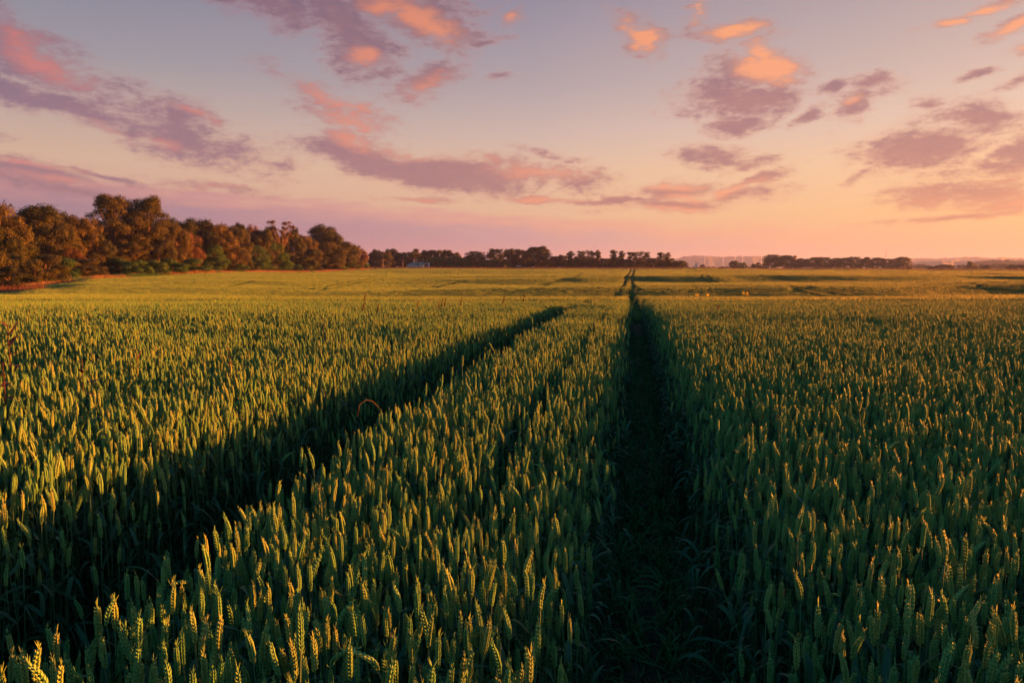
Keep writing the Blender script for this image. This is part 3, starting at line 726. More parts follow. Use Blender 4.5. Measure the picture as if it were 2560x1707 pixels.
def lobes(kind, rg):
    out = []
    if kind == 'broad':
        for _ in range(62):
            a = rg.uniform(0, 6.283); t = rg.uniform(0, 1); r = .40*math.sqrt(rg.uniform(.05, 1))*math.sqrt(max(.1, 1-max(0, t*1.5-.62)**2))*(.82+.18*min(1, t*3))
            out.append((r*math.cos(a), r*math.sin(a), .07+.80*t, rg.uniform(.08, .14)))
    elif kind == 'tall':
        for _ in range(120):
            a = rg.uniform(0, 6.283); t = rg.uniform(0, 1)**.9; r = .30*math.sqrt(rg.uniform(.1, 1))*math.sqrt(max(.12, 1-abs(t-.42)**2*2.4))
            out.append((r*math.cos(a), r*math.sin(a), .06+.86*t, rg.uniform(.05, .09)))
    elif kind == 'spreading':   # open crown of separate rising limbs over a bushy foot
        for _ in range(46):
            a = rg.uniform(0, 6.283); t = rg.uniform(.1, 1); r = .46*t**.5*math.sqrt(rg.uniform(.3, 1))*math.sqrt(max(.1, 1-(t-.5)**2*2.2))
            out.append((r*math.cos(a), r*math.sin(a), .34+.56*t, rg.uniform(.06, .11)))
        for _ in range(16):
            a = rg.uniform(0, 6.283); out.append((.32*math.cos(a)*rg.uniform(), .32*math.sin(a)*rg.uniform(), rg.uniform(.06, .42), .12))
    elif kind == 'column':
        for _ in range(12):
            a = rg.uniform(0, 6.283); t = rg.uniform(0, 1); r = .14*math.sqrt(rg.uniform())*math.sqrt(max(.2, 1-(t-.45)**2*2))
            out.append((r*math.cos(a), r*math.sin(a), .56+.36*t, rg.uniform(.07, .10)))
        for _ in range(22):
            a = rg.uniform(0, 6.283); r = .17*math.sqrt(rg.uniform()); out.append((r*math.cos(a), r*math.sin(a), rg.uniform(.05, .46), rg.uniform(.07, .11)))
        out += [(0, 0, .50, .09), (.03, .02, .54, .08), (-.02, -.03, .47, .09)]
    elif kind == 'bush':
        for _ in range(18):
            a = rg.uniform(0, 6.283); t = rg.uniform(0, 1); r = .55*math.sqrt(rg.uniform(.05, 1))*math.sqrt(max(.05, 1-t*t))
            out.append((r*math.cos(a), r*math.sin(a), .12+.68*t, rg.uniform(.13, .22)))
    elif kind == 'bare':
        for _ in range(40):
            a = rg.uniform(0, 6.283); t = rg.uniform(0, 1)**.55; r = .26*(.4+.6*t)*math.sqrt(rg.uniform(.2, 1))
            out.append((r*math.cos(a), r*math.sin(a), .45+.50*t, rg.uniform(.025, .05)))
    return out
def make_crown(kind, seed, leaves, size, mat):
    """crown of many small leaf sprays around uneven lobes; unit height 1"""
    rg = np.random.default_rng(seed); lb = lobes(kind, rg); w = np.array([l[3]**2 for l in lb]); w /= w.sum()
    li = rg.choice(len(lb), leaves, p=w); Lb = np.array(lb)[li]
    d = rg.normal(size=(leaves, 3)); d /= np.linalg.norm(d, axis=1)[:, None]
    d[:, 2] = np.where(rg.uniform(size=leaves) < .5, np.abs(d[:, 2]), d[:, 2])
    rr = Lb[:, 3]*rg.uniform(.35, 1.12, leaves)**.6*(1+.25*np.sin(d[:, 0]*9+li)*np.sin(d[:, 2]*8+li))
    P = Lb[:, :3]+d*rr[:, None]*np.array([1, 1, .9])
    P[:, 2] = np.maximum(P[:, 2], .02)
    nrm = d+rg.normal(0, .38, (leaves, 3)); nrm /= np.linalg.norm(nrm, axis=1)[:, None]
    a = np.cross(nrm, rg.normal(size=(leaves, 3))); a /= np.linalg.norm(a, axis=1)[:, None]; b = np.cross(nrm, a)
    s = size*rg.uniform(.5, 1.3, leaves)[:, None]
    c = nrm*s*.35
    V = np.stack([P-a*s, P-b*s*.55-c, P+a*s, P+b*s*.55-c], 1).reshape(-1, 3)
    Fq = np.arange(leaves*4).reshape(-1, 4)
    return np_mesh('crown', V, Fq, mat), lb
def make_trunk(kind, seed, lb, th=.022):
    if kind == 'bare': th = .012
    rg = np.random.default_rng(seed+50); mb = MB()
    hi = {'broad': .6, 'tall': .85, 'spreading': .45, 'column': .85, 'bush': .35, 'bare': .55}[kind]
    mb.tube([(0, 0, -.06), (.004, 0, .02), (.01*rg.normal(), .01*rg.normal(), hi*.5), (.02*rg.normal(), .02*rg.normal(), hi)], [th*1.4, th, th*.75, th*.3], 7)
    for k, (x, y, z, r) in enumerate(lb):
        if k % 2 and kind != 'bare': continue
        z0 = min(hi*.95, z*.55)
        mb.tube([(0, 0, z0), (x*.45, y*.45, z0+(z-z0)*.45), (x*.9, y*.9, z), (x*1.08, y*1.08, z+r*.9)], [th*.45, th*.3, th*.14, th*.04], 5)
    return mb.mesh('trunk', M_BARK, True)
TREES = {}
def kindset(key, kind, mat, seeds, leaves, size):
    for j, s in enumerate(seeds):
        c, lb = make_crown(kind, s, leaves, size, M_CROWN[mat]); TREES.setdefault(key, []).append((c, make_trunk(kind, s, lb)))
kindset('broad', 'broad', 'olive', [1, 2, 3], 30000, .0115)
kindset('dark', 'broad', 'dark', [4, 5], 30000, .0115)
kindset('poplar', 'tall', 'olive', [6, 7], 42000, .0085)
kindset('spread', 'spreading', 'olive', [8, 9], 16000, .012)
kindset('column', 'column', 'olive', [10, 11, 12], 12000, .012)
kindset('bush', 'bush', 'olive', [13, 14], 12000, .020)
kindset('gbush', 'bush', 'green', [15, 16, 17], 12000, .020)
kindset('dbush', 'bush', 'dark', [18], 12000, .020)
kindset('russet', 'broad', 'russet', [19], 22000, .0115)
kindset('gtree', 'broad', 'green', [20, 21], 22000, .012)
kindset('bare', 'bare', 'russet', [22], 4500, .009)
def unit_width(me):
    co = np.empty(len(me.vertices)*3, np.float32); me.vertices.foreach_get('co', co); co = co.reshape(-1, 3)
    return float(np.mean([np.percentile(co[:, k], 98.5)-np.percentile(co[:, k], 1.5) for k in (0, 1)]))
UNITW = {c.name: unit_width(c) for v in TREES.values() for c, t in v}
def EZ(px): return float(np.interp(px, [-60, 0, 109, 240, 457, 653, 914], [96, 105, 125, 150, 185, 230, 330]))
cnt = [0]
def tree(kind, px, ptop, wpx, Z, label, group, name='tree', cat='tree', zoff=0.0):
    cnt[0] += 1; var = TREES[kind]; crown, trunk = var[cnt[0] % len(var)]
    x, _, zt = atx(px, ptop, Z); gz = float(ground_z(x, Z))+zoff; h = max(.8, zt-gz)*1.02
    w = wpx/F*Z*(1.0 if group and 'right part' in group else 1.08); sxy = w/UNITW[crown.name]
    root = empty(name, (x, Z, gz-.02), (0, 0, random.uniform(0, 6.28)), (sxy, sxy, h))
    tag(root, label, cat, group)
    link('crown', crown, root); link('trunk', trunk, root)
    return root
GL = 'trees of the wood along the left side'
wood = [ # kind, px, top, width, Z, label
 ('broad', -18, 498, 110, 128, 'tall orange-lit tree cut by the left edge, in front of the wood'),
 ('broad', 8, 560, 70, 124, 'lower orange-lit tree under the one at the left edge of the photo'),
 ('dark', 80, 510, 130, 150, 'broad dark round tree next to the left edge of the photo'),
 ('russet', 122, 512, 60, 156, 'thin reddish tree top rising behind the broad dark round tree'),
 ('broad', 128, 530, 90, 146, 'brown-orange tree right beside the broad dark round tree'),
 ('dark', 168, 528, 80, 156, 'small bushy tree, second left of the two tallest trees'),
 ('broad', 203, 534, 84, 150, 'tree directly left of the two tallest poplars, its top level with their middles'),
 ('poplar', 281, 488, 108, 160, 'tallest poplar in the wood, the left of the pair, dark on its left side'),
 ('poplar', 360, 489, 92, 163, 'right poplar of the tallest pair, with a reddish lit trunk'),
 ('broad', 232, 580, 70, 148, 'small tree at the left foot of the tallest poplars'),
 ('dark', 418, 543, 50, 175, 'small dark tree right behind the right tall poplar'),
 ('broad', 440, 556, 50, 168, 'orange-brown tree with pointed top just right of the two tall poplars'),
 ('dark', 462, 552, 60, 184, 'narrow dark tree top behind the orange-brown pointed tree'),
 ('russet', 466, 580, 62, 172, 'reddish tree low in front, right of the tall poplars'),
 ('dark', 492, 546, 80, 186, 'broad dark-topped tree at the highest point after the poplars'),
 ('broad', 536, 553, 76, 184, 'rounded golden-edged tree beside the broad dark-topped tree'),
 ('dark', 572, 562, 52, 196, 'low tree in the dip of the skyline right of the rounded golden-edged tree'),
 ('broad', 592, 566, 54, 194, 'golden-brown tree in front of a pair of dark pointed tops'),
 ('dark', 602, 556, 36, 204, 'dark pointed treetop, left of two small points in the skyline'),
 ('russet', 632, 558, 40, 206, 'reddish pointed treetop, right of two small points in the skyline'),
 ('broad', 656, 570, 56, 204, 'orange tree left of the bare-branched tree'),
 ('dark', 674, 560, 34, 214, 'small dark pointed tree touching the bare-branched tree on its left'),
 ('bare', 702, 552, 56, 204, 'half-bare tree with pale pinkish forked branches sticking up from the wood'),
 ('gtree', 694, 604, 60, 202, 'green-gold low tree in front of the foot of the bare-branched tree'),
 ('broad', 726, 574, 52, 210, 'orange tree behind the bare tree on its right'),
 ('dark', 734, 567, 32, 224, 'small dark crown just right of the bare-branched tree'),
 ('broad', 762, 586, 56, 216, 'russet-lit tree left of the rounded tree near the wood’s end'.replace('’', "'")),
 ('dark', 812, 560, 92, 226, 'big rounded tree standing out near the right end of the wood'),
 ('broad', 818, 600, 76, 218, 'orange lower tree in front of the big rounded tree near the end'),
 ('broad', 856, 600, 62, 232, 'orange tree sloping down, just right of the big rounded tree'),
 ('broad', 884, 610, 46, 240, 'second to last tree at the right end of the wood'),
 ('russet', 905, 622, 28, 250, 'last small reddish tree at the right end of the wood'),
 ('broad', 50, 600, 70, 138, 'brown tree in shade under the broad dark round tree'),
 ('broad', 330, 600, 90, 156, 'low brown tree between the feet of the two tall poplars'),
 ('broad', 395, 590, 66, 160, 'brown tree at the right foot of the right tall poplar'),
 ('gtree', 530, 612, 60, 178, 'low golden-green tree below the rounded golden-edged tree'),
 ('broad', 585, 606, 56, 184, 'low shaded brown tree under the dip in the skyline'),
 ('gtree', 640, 612, 56, 196, 'low green-brown tree between the pointed tops and the scrub'),
 ('broad', 775, 620, 60, 208, 'low brown tree in front, left below the big rounded tree'),
 ('russet', 178, 616, 50, 140, 'small reddish-brown shrub-like tree left below the tall poplars'),
]
for k in wood: tree(k[0], k[1], k[2], k[3], EZ(k[1])+38+k[4]-float(np.interp(k[1], [-18, 283, 812, 905], [128, 160, 226, 250])), k[5], GL)
for i, (px, t_, w_, Z) in enumerate([(20, 540, 120, 175), (110, 545, 130, 180), (200, 556, 120, 185), (300, 560, 120, 195), (390, 570, 110, 200), (480, 575, 110, 215), (570, 580, 100, 228), (650, 582, 95, 240), (730, 590, 90, 250), (800, 600, 85, 262), (862, 620, 60, 275)]):
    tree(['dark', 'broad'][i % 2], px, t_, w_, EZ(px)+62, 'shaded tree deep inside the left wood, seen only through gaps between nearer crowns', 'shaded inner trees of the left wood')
GB = 'bushes along the edge of the left wood'
bushes = [
 ('bush', -10, 628, 70, 118, 'brown-orange bush cut by the left edge of the photo'),
 ('bush', 42, 630, 62, 122, 'feathery orange bush beside the bush at the left edge'),
 ('bush', 112, 634, 78, 126, 'big rounded orange-brown bush behind the small bright one'),
 ('gbush', 156, 640, 60, 134, 'greenish bush between two big orange-brown bushes'),
 ('bush', 206, 645, 82, 128, 'big rounded orange bush ending the left scrub, beside the open verge'),
 ('bush', 86, 662, 50, 114, 'small bright orange bush at the front of the left scrub'),
 ('gbush', 130, 676, 44, 116, 'low yellowish bush at the front between the bright bush and the verge'),
 ('dbush', 20, 660, 60, 116, 'low dark bush behind the reddish weeds at the left edge'),
 ('dbush', 262, 640, 70, 152, 'dark green bush where the green hedge begins, left end'),
 ('gbush', 300, 648, 60, 150, 'deep green bush, second in the hedge from its left end'),
 ('gbush', 340, 646, 60, 152, 'green bush of the hedge, just left behind the lone round bush'),
 ('gbush', 383, 664, 40, 140, 'lone round bush standing out in front of the hedge on the field edge'),
 ('gbush', 384, 648, 60, 158, 'green hedge bush right behind the lone round bush'),
 ('gbush', 430, 645, 66, 160, 'yellow-topped hedge bush right of the lone round bush'),
 ('gbush', 478, 646, 66, 162, 'tall green hedge bush, third right of the lone round bush'),
 ('gbush', 520, 652, 56, 164, 'green hedge bush next to the rounded end bush'),
 ('bush', 552, 650, 52, 162, 'rounded golden-green bush at the end of the dense hedge, overlapping the verge'),
 ('dbush', 592, 648, 56, 186, 'dark bush just after the dense hedge ends'),
 ('gbush', 600, 660, 36, 182, 'small light green bush in front after the hedge end'),
 ('bush', 622, 652, 40, 188, 'brownish round bush between two light green ones'),
 ('gbush', 652, 644, 52, 188, 'pointed yellow-green bush below the bare-branched tree, left'),
 ('dbush', 690, 650, 50, 196, 'dark bush between the pointed yellow-green bushes'),
 ('gbush', 712, 652, 36, 190, 'pointed yellow-green bush with bright tip, below the bare tree, right'),
 ('gbush', 745, 660, 22, 192, 'very small bright green bush on the verge under the rounded tree'),
 ('gbush', 768, 662, 28, 196, 'small bright bush next right on the verge'),
 ('bush', 800, 650, 48, 206, 'brown bush under the big rounded tree'),
 ('gbush', 840, 652, 40, 214, 'green bush under the last part of the wood'),
 ('gbush', 870, 650, 50, 222, 'wide green bush near the right end of the wood'),
 ('gbush', 902, 654, 34, 236, 'yellow-green bush at the very right end of the wood'),
 ('dbush', 216, 660, 50, 146, 'small dark bush behind the big rounded orange bush'),
 ('bush', 765, 640, 46, 204, 'olive bush behind the two small bright bushes'),
]
for k in bushes: tree(k[0], k[1], k[2]-(5 if 240 < k[1] < 560 and 'lone' not in k[5] else 0), k[3], EZ(k[1])+(7 if 'lone' in k[5] else 12 if 'front' in k[5] or 'small' in k[5] or k[2] > 658 else 19 if k[0] != 'dbush' else 25)*(1+k[1]/1500), k[5], GB, 'bush', 'bush')
GM = 'trees along the middle of the horizon'
for i, px in enumerate(range(900, 1702, 21)):
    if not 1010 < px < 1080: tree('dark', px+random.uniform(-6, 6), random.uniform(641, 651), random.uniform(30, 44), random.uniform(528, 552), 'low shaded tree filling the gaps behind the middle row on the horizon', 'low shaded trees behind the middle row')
mid = [
 ('gtree', 904, 640, 30, 420, 'yellow-green tree at the left end of the middle horizon trees'),
 ('dark', 938, 622, 30, 500, 'dark tree at the left of the middle row, first with a full crown'),
 ('broad', 958, 626, 46, 490, 'rounded golden-brown tree behind the left utility pole'),
 ('dark', 976, 620, 40, 515, 'dark tall tree behind the rounded golden-brown one, left of the house'),
 ('dark', 1003, 630, 32, 520, 'dark tree left of the white house'),
 ('russet', 1018, 628, 28, 508, 'reddish-brown tree just left above the white house'),
 ('broad', 1038, 619, 30, 510, 'taller brown tree standing over the white house'),
 ('dark', 1062, 624, 32, 520, 'dark tree over the right side of the white house'),
 ('dark', 1084, 624, 28, 522, 'dark tree right of the house, first of three level tops'),
 ('broad', 1100, 622, 26, 524, 'brown-tipped tree, middle of three level tops right of the house'),
 ('dark', 1118, 624, 28, 522, 'dark tree, last of three level tops right of the house'),
 ('broad', 1138, 629, 30, 520, 'brown tree sloping down toward the gap in the horizon trees'),
 ('gtree', 1092, 640, 46, 455, 'big dark green round tree at the field edge right of the house'),
 ('gtree', 1138, 639, 44, 455, 'golden-green round tree at the field edge, second right of the house'),
 ('gtree', 1160, 643, 34, 460, 'golden round tree at the field edge, third right of the house'),
 ('broad', 1186, 625, 42, 480, 'round golden-topped tree just right of the dip in the skyline'),
 ('bare', 1212, 630, 20, 486, 'thin pinkish tree with a bare spike between two round trees'),
 ('broad', 1241, 619, 44, 480, 'broad orange tree left of the small hut'),
 ('gtree', 1225, 648, 44, 462, 'low olive tree in front of the broad orange tree'),
 ('dark', 1272, 620, 36, 500, 'dark shaded tree directly above the small hut, left'),
 ('dark', 1300, 622, 34, 505, 'dark shaded tree above the small hut, right'),
 ('gbush', 1275, 660, 20, 465, 'low olive bush left of the small hut'),
 ('poplar', 1343, 615, 60, 478, 'widest and tallest golden tree right of the small hut'),
 ('dark', 1318, 624, 28, 498, 'brown tree squeezed left of the widest golden tree'),
 ('dark', 1384, 640, 30, 520, 'low dark tree right of the widest golden tree'),
 ('dark', 1404, 636, 30, 520, 'low dark tree left of the first narrow upright tree'),
 ('column', 1427, 627, 26, 480, 'narrow upright tree, the leftmost narrow one'),
 ('dark', 1446, 640, 30, 515, 'low dark tree right beside the leftmost narrow tree'),
 ('spread', 1468, 625, 40, 482, 'spreading flat-topped tree between the narrow trees'),
 ('column', 1494, 624, 20, 484, 'narrow tree attached right of the spreading flat-topped tree'),
 ('dark', 1512, 646, 36, 515, 'low dark tree in the gap before the three upright trees'),
 ('column', 1534, 624, 21, 484, 'first of three evenly spaced lollipop-like trees'),
 ('column', 1556, 626, 21, 484, 'second of three evenly spaced lollipop-like trees'),
 ('column', 1575, 630, 18, 486, 'third and thinnest of the three lollipop-like trees'),
 ('spread', 1599, 628, 42, 484, 'wide open-branched tree next to the three lollipop-like trees'),
 ('dark', 1545, 652, 60, 520, 'low dark tree mass behind the three lollipop-like trees'),
 ('dark', 1628, 650, 32, 500, 'low dark tree between the open-branched tree and the last pair'),
 ('column', 1651, 630, 20, 484, 'left one of the last pair of narrow trees'),
 ('column', 1669, 630, 20, 486, 'right one of the last pair of narrow trees'),
 ('dark', 1684, 655, 26, 484, 'low tree at the foot of the last pair of narrow trees'),
 ('dbush', 1698, 654, 22, 476, 'small rounded dark tree ending the middle row'),
]
for k in mid: tree(k[0], k[1], k[2], k[3], k[4], k[5], GM)
GR = 'trees along the right part of the horizon'
rt = [
 ('dark', 1835, 651, 26, 640, 'dark round tree of the small pair below the wind turbines'),
 ('gtree', 1856, 655, 24, 645, 'paler green tree right of the dark round one, below the turbines'),
 ('dark', 1884, 659, 11, 660, 'tiny narrow tree left of the long tree row'),
 ('dark', 1896, 656, 13, 690, 'tiny bushy tree just left of the long tree row'),
 ('dbush', 1911, 666, 20, 600, 'low dark bush at the left foot of the long tree row'),
 ('dbush', 1757, 660, 11, 800, 'tiny dark bush right of the white tower'),
 ('dbush', 1806, 666, 14, 700, 'tiny low bush left of the dark round tree'),
 ('broad', 1931, 634, 42, 800, 'first and tallest tree of the long right row'),
 ('broad', 1959, 637, 36, 805, 'second tree of the long right row'),
 ('broad', 1980, 637, 34, 800, 'third tree of the long right row, before its step down'),
 ('broad', 2004, 644, 32, 805, 'smaller tree at the step down left of the narrow sky gap'),
 ('broad', 2034, 642, 38, 810, 'first tree right of the narrow gap in the long row'),
 ('broad', 2062, 641, 38, 812, 'second tree right of the gap in the long row'),
 ('broad', 2092, 643, 32, 812, 'third tree right of the gap in the long row'),
 ('broad', 2114, 643, 30, 815, 'fourth tree right of the gap in the long row'),
 ('broad', 2138, 640, 34, 815, 'fifth tree right of the gap, with the higher top'),
 ('broad', 2166, 641, 34, 818, 'sixth tree right of the gap in the long row'),
 ('broad', 2193, 643, 32, 818, 'seventh tree right of the gap in the long row'),
 ('broad', 2219, 645, 32, 820, 'eighth tree right of the gap, below the radio mast'),
 ('broad', 2240, 644, 26, 822, 'ninth tree right of the gap in the long row'),
 ('broad', 2260, 641, 34, 820, 'rounded last tree ending the long right row'),
 ('dbush', 2274, 666, 16, 700, 'tiny dark bush right after the long tree row'),
 ('dbush', 2362, 661, 32, 700, 'dark rounded bush on the horizon right of the long row'),
 ('dbush', 2330, 665, 22, 720, 'small dark bush left of the rounded one on the right horizon'),
 ('dark', 2426, 653, 16, 900, 'small single tree on the right horizon between bushes'),
 ('dbush', 2430, 664, 24, 720, 'low dark bush at the foot of the small single tree'),
 ('dbush', 2465, 663, 22, 700, 'dark bush second from the right edge of the photo'),
 ('dbush', 2544, 661, 40, 650, 'dark wide bush at the right edge of the photo'),
]
for k in rt: tree(k[0], k[1], k[2], k[3], k[4], k[5], GR, 'bush' if 'bush' in k[0] else 'tree', 'bush' if 'bush' in k[0] else 'tree')
# far woods that read as masses
def far_wood(px0, px1, tops, Z, n, hmin, label):
    rg = np.random.default_rng(int(Z)); P = []; 
    for _ in range(n):
        px = rg.uniform(px0, px1); t = np.interp(px, *tops); d = pix_dir(px, t); z = Z+rg.uniform(0, 160)
        h = max(hmin, (d.z/d.y)*z+EYE-float(ground_z((px-1280)/F*z, z)))*rg.uniform(.55, 1.0)
        x = (px-1280)/F*z/pix_dir(px, 668).y; P.append((x, z, float(ground_z(x, z))-.5, h))
    P = np.array(P); 
    src = source_coll('far_crown_kinds_%d' % int(Z), [TREES['dark'][0][0], TREES['dark'][1][0], TREES['broad'][0][0]])
    return scatter('far_wood', P[:, :3], np.stack([P[:, 0]*0, P[:, 0]*0, rg.uniform(0, 6.28, n)], 1), np.stack([P[:, 3]*rg.uniform(1.0, 1.5, n), P[:, 3]*1.2, P[:, 3]], 1), rg.integers(0, 3, n), src, label, 'wood')
far_wood(2270, 2620, ([2270, 2320, 2400, 2620], [657, 660, 659, 657]), 1300, 170, 3, 'low hazy woodland strip on the right horizon')
far_wood(2430, 2640, ([2430, 2470, 2520, 2640], [653, 649, 647, 646]), 2300, 110, 6, 'paler hazy wood higher up the right horizon')
far_wood(1690, 1925, ([1690, 1740, 1800, 1925], [666, 665.5, 665, 664]), 1500, 120, 2, 'thin dark strip of scrub behind the white tower')
far_wood(2000, 2100, ([2000, 2100], [652, 652]), 2000, 30, 5, 'thin hazy scrub seen behind the gap of the long tree row')

# ------------------------------------------------------------------ verge of dry grass and weeds on the left
def dry_tuft(rg, n, ln, mat):
    mb = MB()
    for _ in range(n):
        blade(mb, np.array([rg.normal(0, .22), rg.normal(0, .22), 0]), rg.uniform(0, 6.28), ln*rg.uniform(.5, 1.2), .035, rg.uniform(1.0, 1.5), rg.uniform(.1, .5), seg=3)
    return mb.mesh('dry_grass', mat, True)
rg = np.random.default_rng(31)
M_DRY = leafy('dry_verge_grass', [(0, (.16,.095,.045)), (.6, (.25,.15,.08)), (1, (.36,.25,.15))], trans=.2, nscale=.2)
M_WEED = leafy('reddish_weed', [(0, (.070,.028,.018)), (1, (.12,.050,.028))], trans=.2, nscale=.3)
SRC_DRY = source_coll('dry_grass_kinds', [dry_tuft(rg, 26, .9, M_DRY) for _ in range(4)]+[dry_tuft(rg, 26, .9, M_GRASS)])
SRC_WEED = source_coll('weed_kinds', [dry_tuft(rg, 22, 1.6, M_WEED) for _ in range(3)])
x, y = jitter_grid(-135, -55, 20, 350, .62)
k_ = ~field_inside(x, y); x = x[k_]; y = y[k_]
ex = np.interp(y, [0, 60, 105, 125, 150, 185, 230, 330, 352], [-66, -74, -79, -85, -91, -89, -84, -71, -68])
wd = np.interp(y, [20, 90, 130, 160, 200, 350], [16, 20, 16, 13, 11, 8])
k_ = (x > ex-wd) & in_view(x, y, 14, .9); x = x[k_]; y = y[k_]; n = len(x)
patch = vnoise(x/5, y/7, 4)
vid = np.where(patch > .72, 4, rng.integers(0, 4, n)); hs = rng.uniform(.45, 1.0, n)
scatter('verge_grass', np.stack([x, y, ground_z(x, y)+.05], 1), np.stack([x*0, x*0, rng.uniform(0, 6.28, n)], 1), np.stack([np.ones(n), np.ones(n), hs], 1), vid, SRC_DRY, 'pinkish dry grass verge between the wheat and the left wood', 'grass')
n = 260; px = rng.uniform(-60, 105, n); Z = rng.uniform(100, 112, n); x = (px-1280)/F*Z/pix_dir(0, 668).y
scatter('reddish_weeds', np.stack([x, Z, ground_z(x, Z)], 1), np.stack([x*0, x*0, rng.uniform(0, 6.28, n)], 1), np.stack([np.ones(n), np.ones(n), rng.uniform(.7, 1.5, n)], 1), rng.integers(0, 3, n), SRC_WEED, 'reddish tall weeds in front of the bushes at the left edge', 'weeds')
n = 9000; x = rng.uniform(-78, 330, n); y = 353+rng.uniform(0, 14, n); k_ = in_view(x, y, 20); x = x[k_]; y = y[k_]; n = len(x)
scatter('field_margin_grass', np.stack([x, y, ground_z(x, y)+.3], 1), np.stack([x*0, x*0, rng.uniform(0, 6.28, n)], 1), np.stack([np.ones(n)*1.6, np.ones(n)*1.6, rng.uniform(.5, .9, n)], 1), rng.integers(0, 4, n), SRC_DRY, 'strip of dry grass along the far edge of the field', 'grass')

# ------------------------------------------------------------------ red docks and dry stalks rising from the crop
def dock(px, py, Z, hh, label, lean=0.0, leaves=7, sz=1.0, mat=M_DOCK):
    """px, py: tip; hh: height above the wheat foot"""
    x, y, z = atx(px, py, Z); g0 = float(ground_z(x, y)); h = z-g0
    root = empty('dock_plant', (x, y, g0)); tag(root, label, 'weed', 'red dock plants in the wheat')
    mb = MB().tube([(-lean*.3, 0, -.02), (-lean*.1, 0, h*.5), (0, 0, h)], [.004*sz, .003*sz, .0015*sz], 5); mb.build('stem', M_DOCK, root, True)
    for i in range(leaves):
        t = 1-i*.035*1.6; lb = MB()
        o = np.array([-lean*.1*(1-t), 0, h*t-.01])
        blade(lb, o, random.uniform(0, 6.28) if i % 3 else (0 if i % 2 else 3.1), random.uniform(.05, .10)*sz, .020*sz, random.uniform(.1, 1.1), random.uniform(-.1, .6), seg=5, tw=.6)
        lb.build('leaf', mat, root, True)
    return root
dock(18, 812, 4.3, 0, 'red-leaved dock at the left edge above the ears, the one with spread leaves', .05, 9, 1.5)
dock(6, 905, 3.3, 0, 'dark red dock leaves at the left edge, lower than the spread one', .0, 7, 1.5)
dock(205, 900, 3.5, 0, 'brown-red dock lying among the ears, second from the left edge', .2, 6, 1.1)
dock(340, 872, 4.1, 0, 'faint reddish dock between ears, third from the left edge', .0, 6, 1.0)
dock(572, 872, 4.3, 0, 'tiny red dock leaf among golden ears left of the left rut', .0, 3, .8)
dock(808, 800, 6.3, 0, 'small reddish dock in the left field, before the near crest', .1, 5, 1.0)
dock(286, 780, 8.4, 0, 'tiny reddish dock far left on the lit ears', .0, 4, 1.0)
dock(1795, 762, 10.5, 0, 'single dark dock on the right just before the near crest', .1, 5, 1.2)
def panicle(px, py, Z, label):
    x, y, z = atx(px, py, Z); g0 = float(ground_z(x, y)); h = z-g0
    root = empty('grass_panicle', (x, y, g0), (0, 0, random.uniform(-.4, .4))); tag(root, label, 'weed grass', 'red grass heads above the crest')
    MB().tube([(0, 0, -.02), (.01, 0, h*.6), (.05, 0, h)], [.003, .003, .0015], 4).build('stem', M_DOCK, root, True)
    mb = MB()
    for i in range(26):
        t = i/26; o = np.array([.05+.035*t-.02, 0, h-.09+.15*t])
        spikelet(mb, o, np.array([random.uniform(-.6, .9), random.uniform(-.6, .6), 1]), np.array([0, 1, 0]), .035*(1-.5*t), .006, 4)
    mb.build('seed_head', M_DOCK, root, True)
for i, (px, py, Z, lb) in enumerate([
  (907, 739, 13, 'red grass head leaning above the crest, farthest left one'), (901, 765, 11, 'red grass head at the crest right below the farthest left one'),
  (937, 770, 10.5, 'red grass head in the crop, second one below the crest from the left'), (1038, 758, 12, 'small red grass head alone on the crest before the group of four'),
  (1090, 762, 12, 'red grass head leaning left, lowest of the group of four'), (1099, 755, 12.5, 'red grass head, second left of the group of four'),
  (1106, 754, 12.5, 'red grass head, tallest in the middle of the group of four'), (1147, 751, 13, 'red grass head standing alone right of the group of four'),
  (1253, 748, 13.5, 'faint red grass head midway to the left rut end'), (1304, 744, 14, 'red grass head nearest the ruts, farthest right one')]):
    panicle(px, py, Z, lb)
def straw(pts, label):
    q = np.array([atx(*p) for p in pts]); root = empty('dry_stalk', tuple(q[0])); mt = M_ORANGE if 'orange' in label else M_STRAW; tag(root, label, 'dry stalk', 'dry stalks in the wheat')
    MB().tube(q-q[0], np.linspace(.0015, .0010, len(q)), 5).build('stalk', mt, root, True)
straw([(1948, 1150, 2.6), (1948, 1090, 2.6), (1947, 1036, 2.6), (1938, 1050, 2.6)], 'snapped pale straw standing in the right crop with folded tip')
straw([(2230, 962, 3.6), (2252, 978, 3.6), (2273, 996, 3.6)], 'slanting dry stalk resting on the ears at the right')
straw([(893, 1040, 3.0), (899, 1012, 3.0), (915, 999, 3.05), (932, 1003, 3.1), (948, 1020, 3.1)], 'arched orange dead leaf stalk over the left rut')

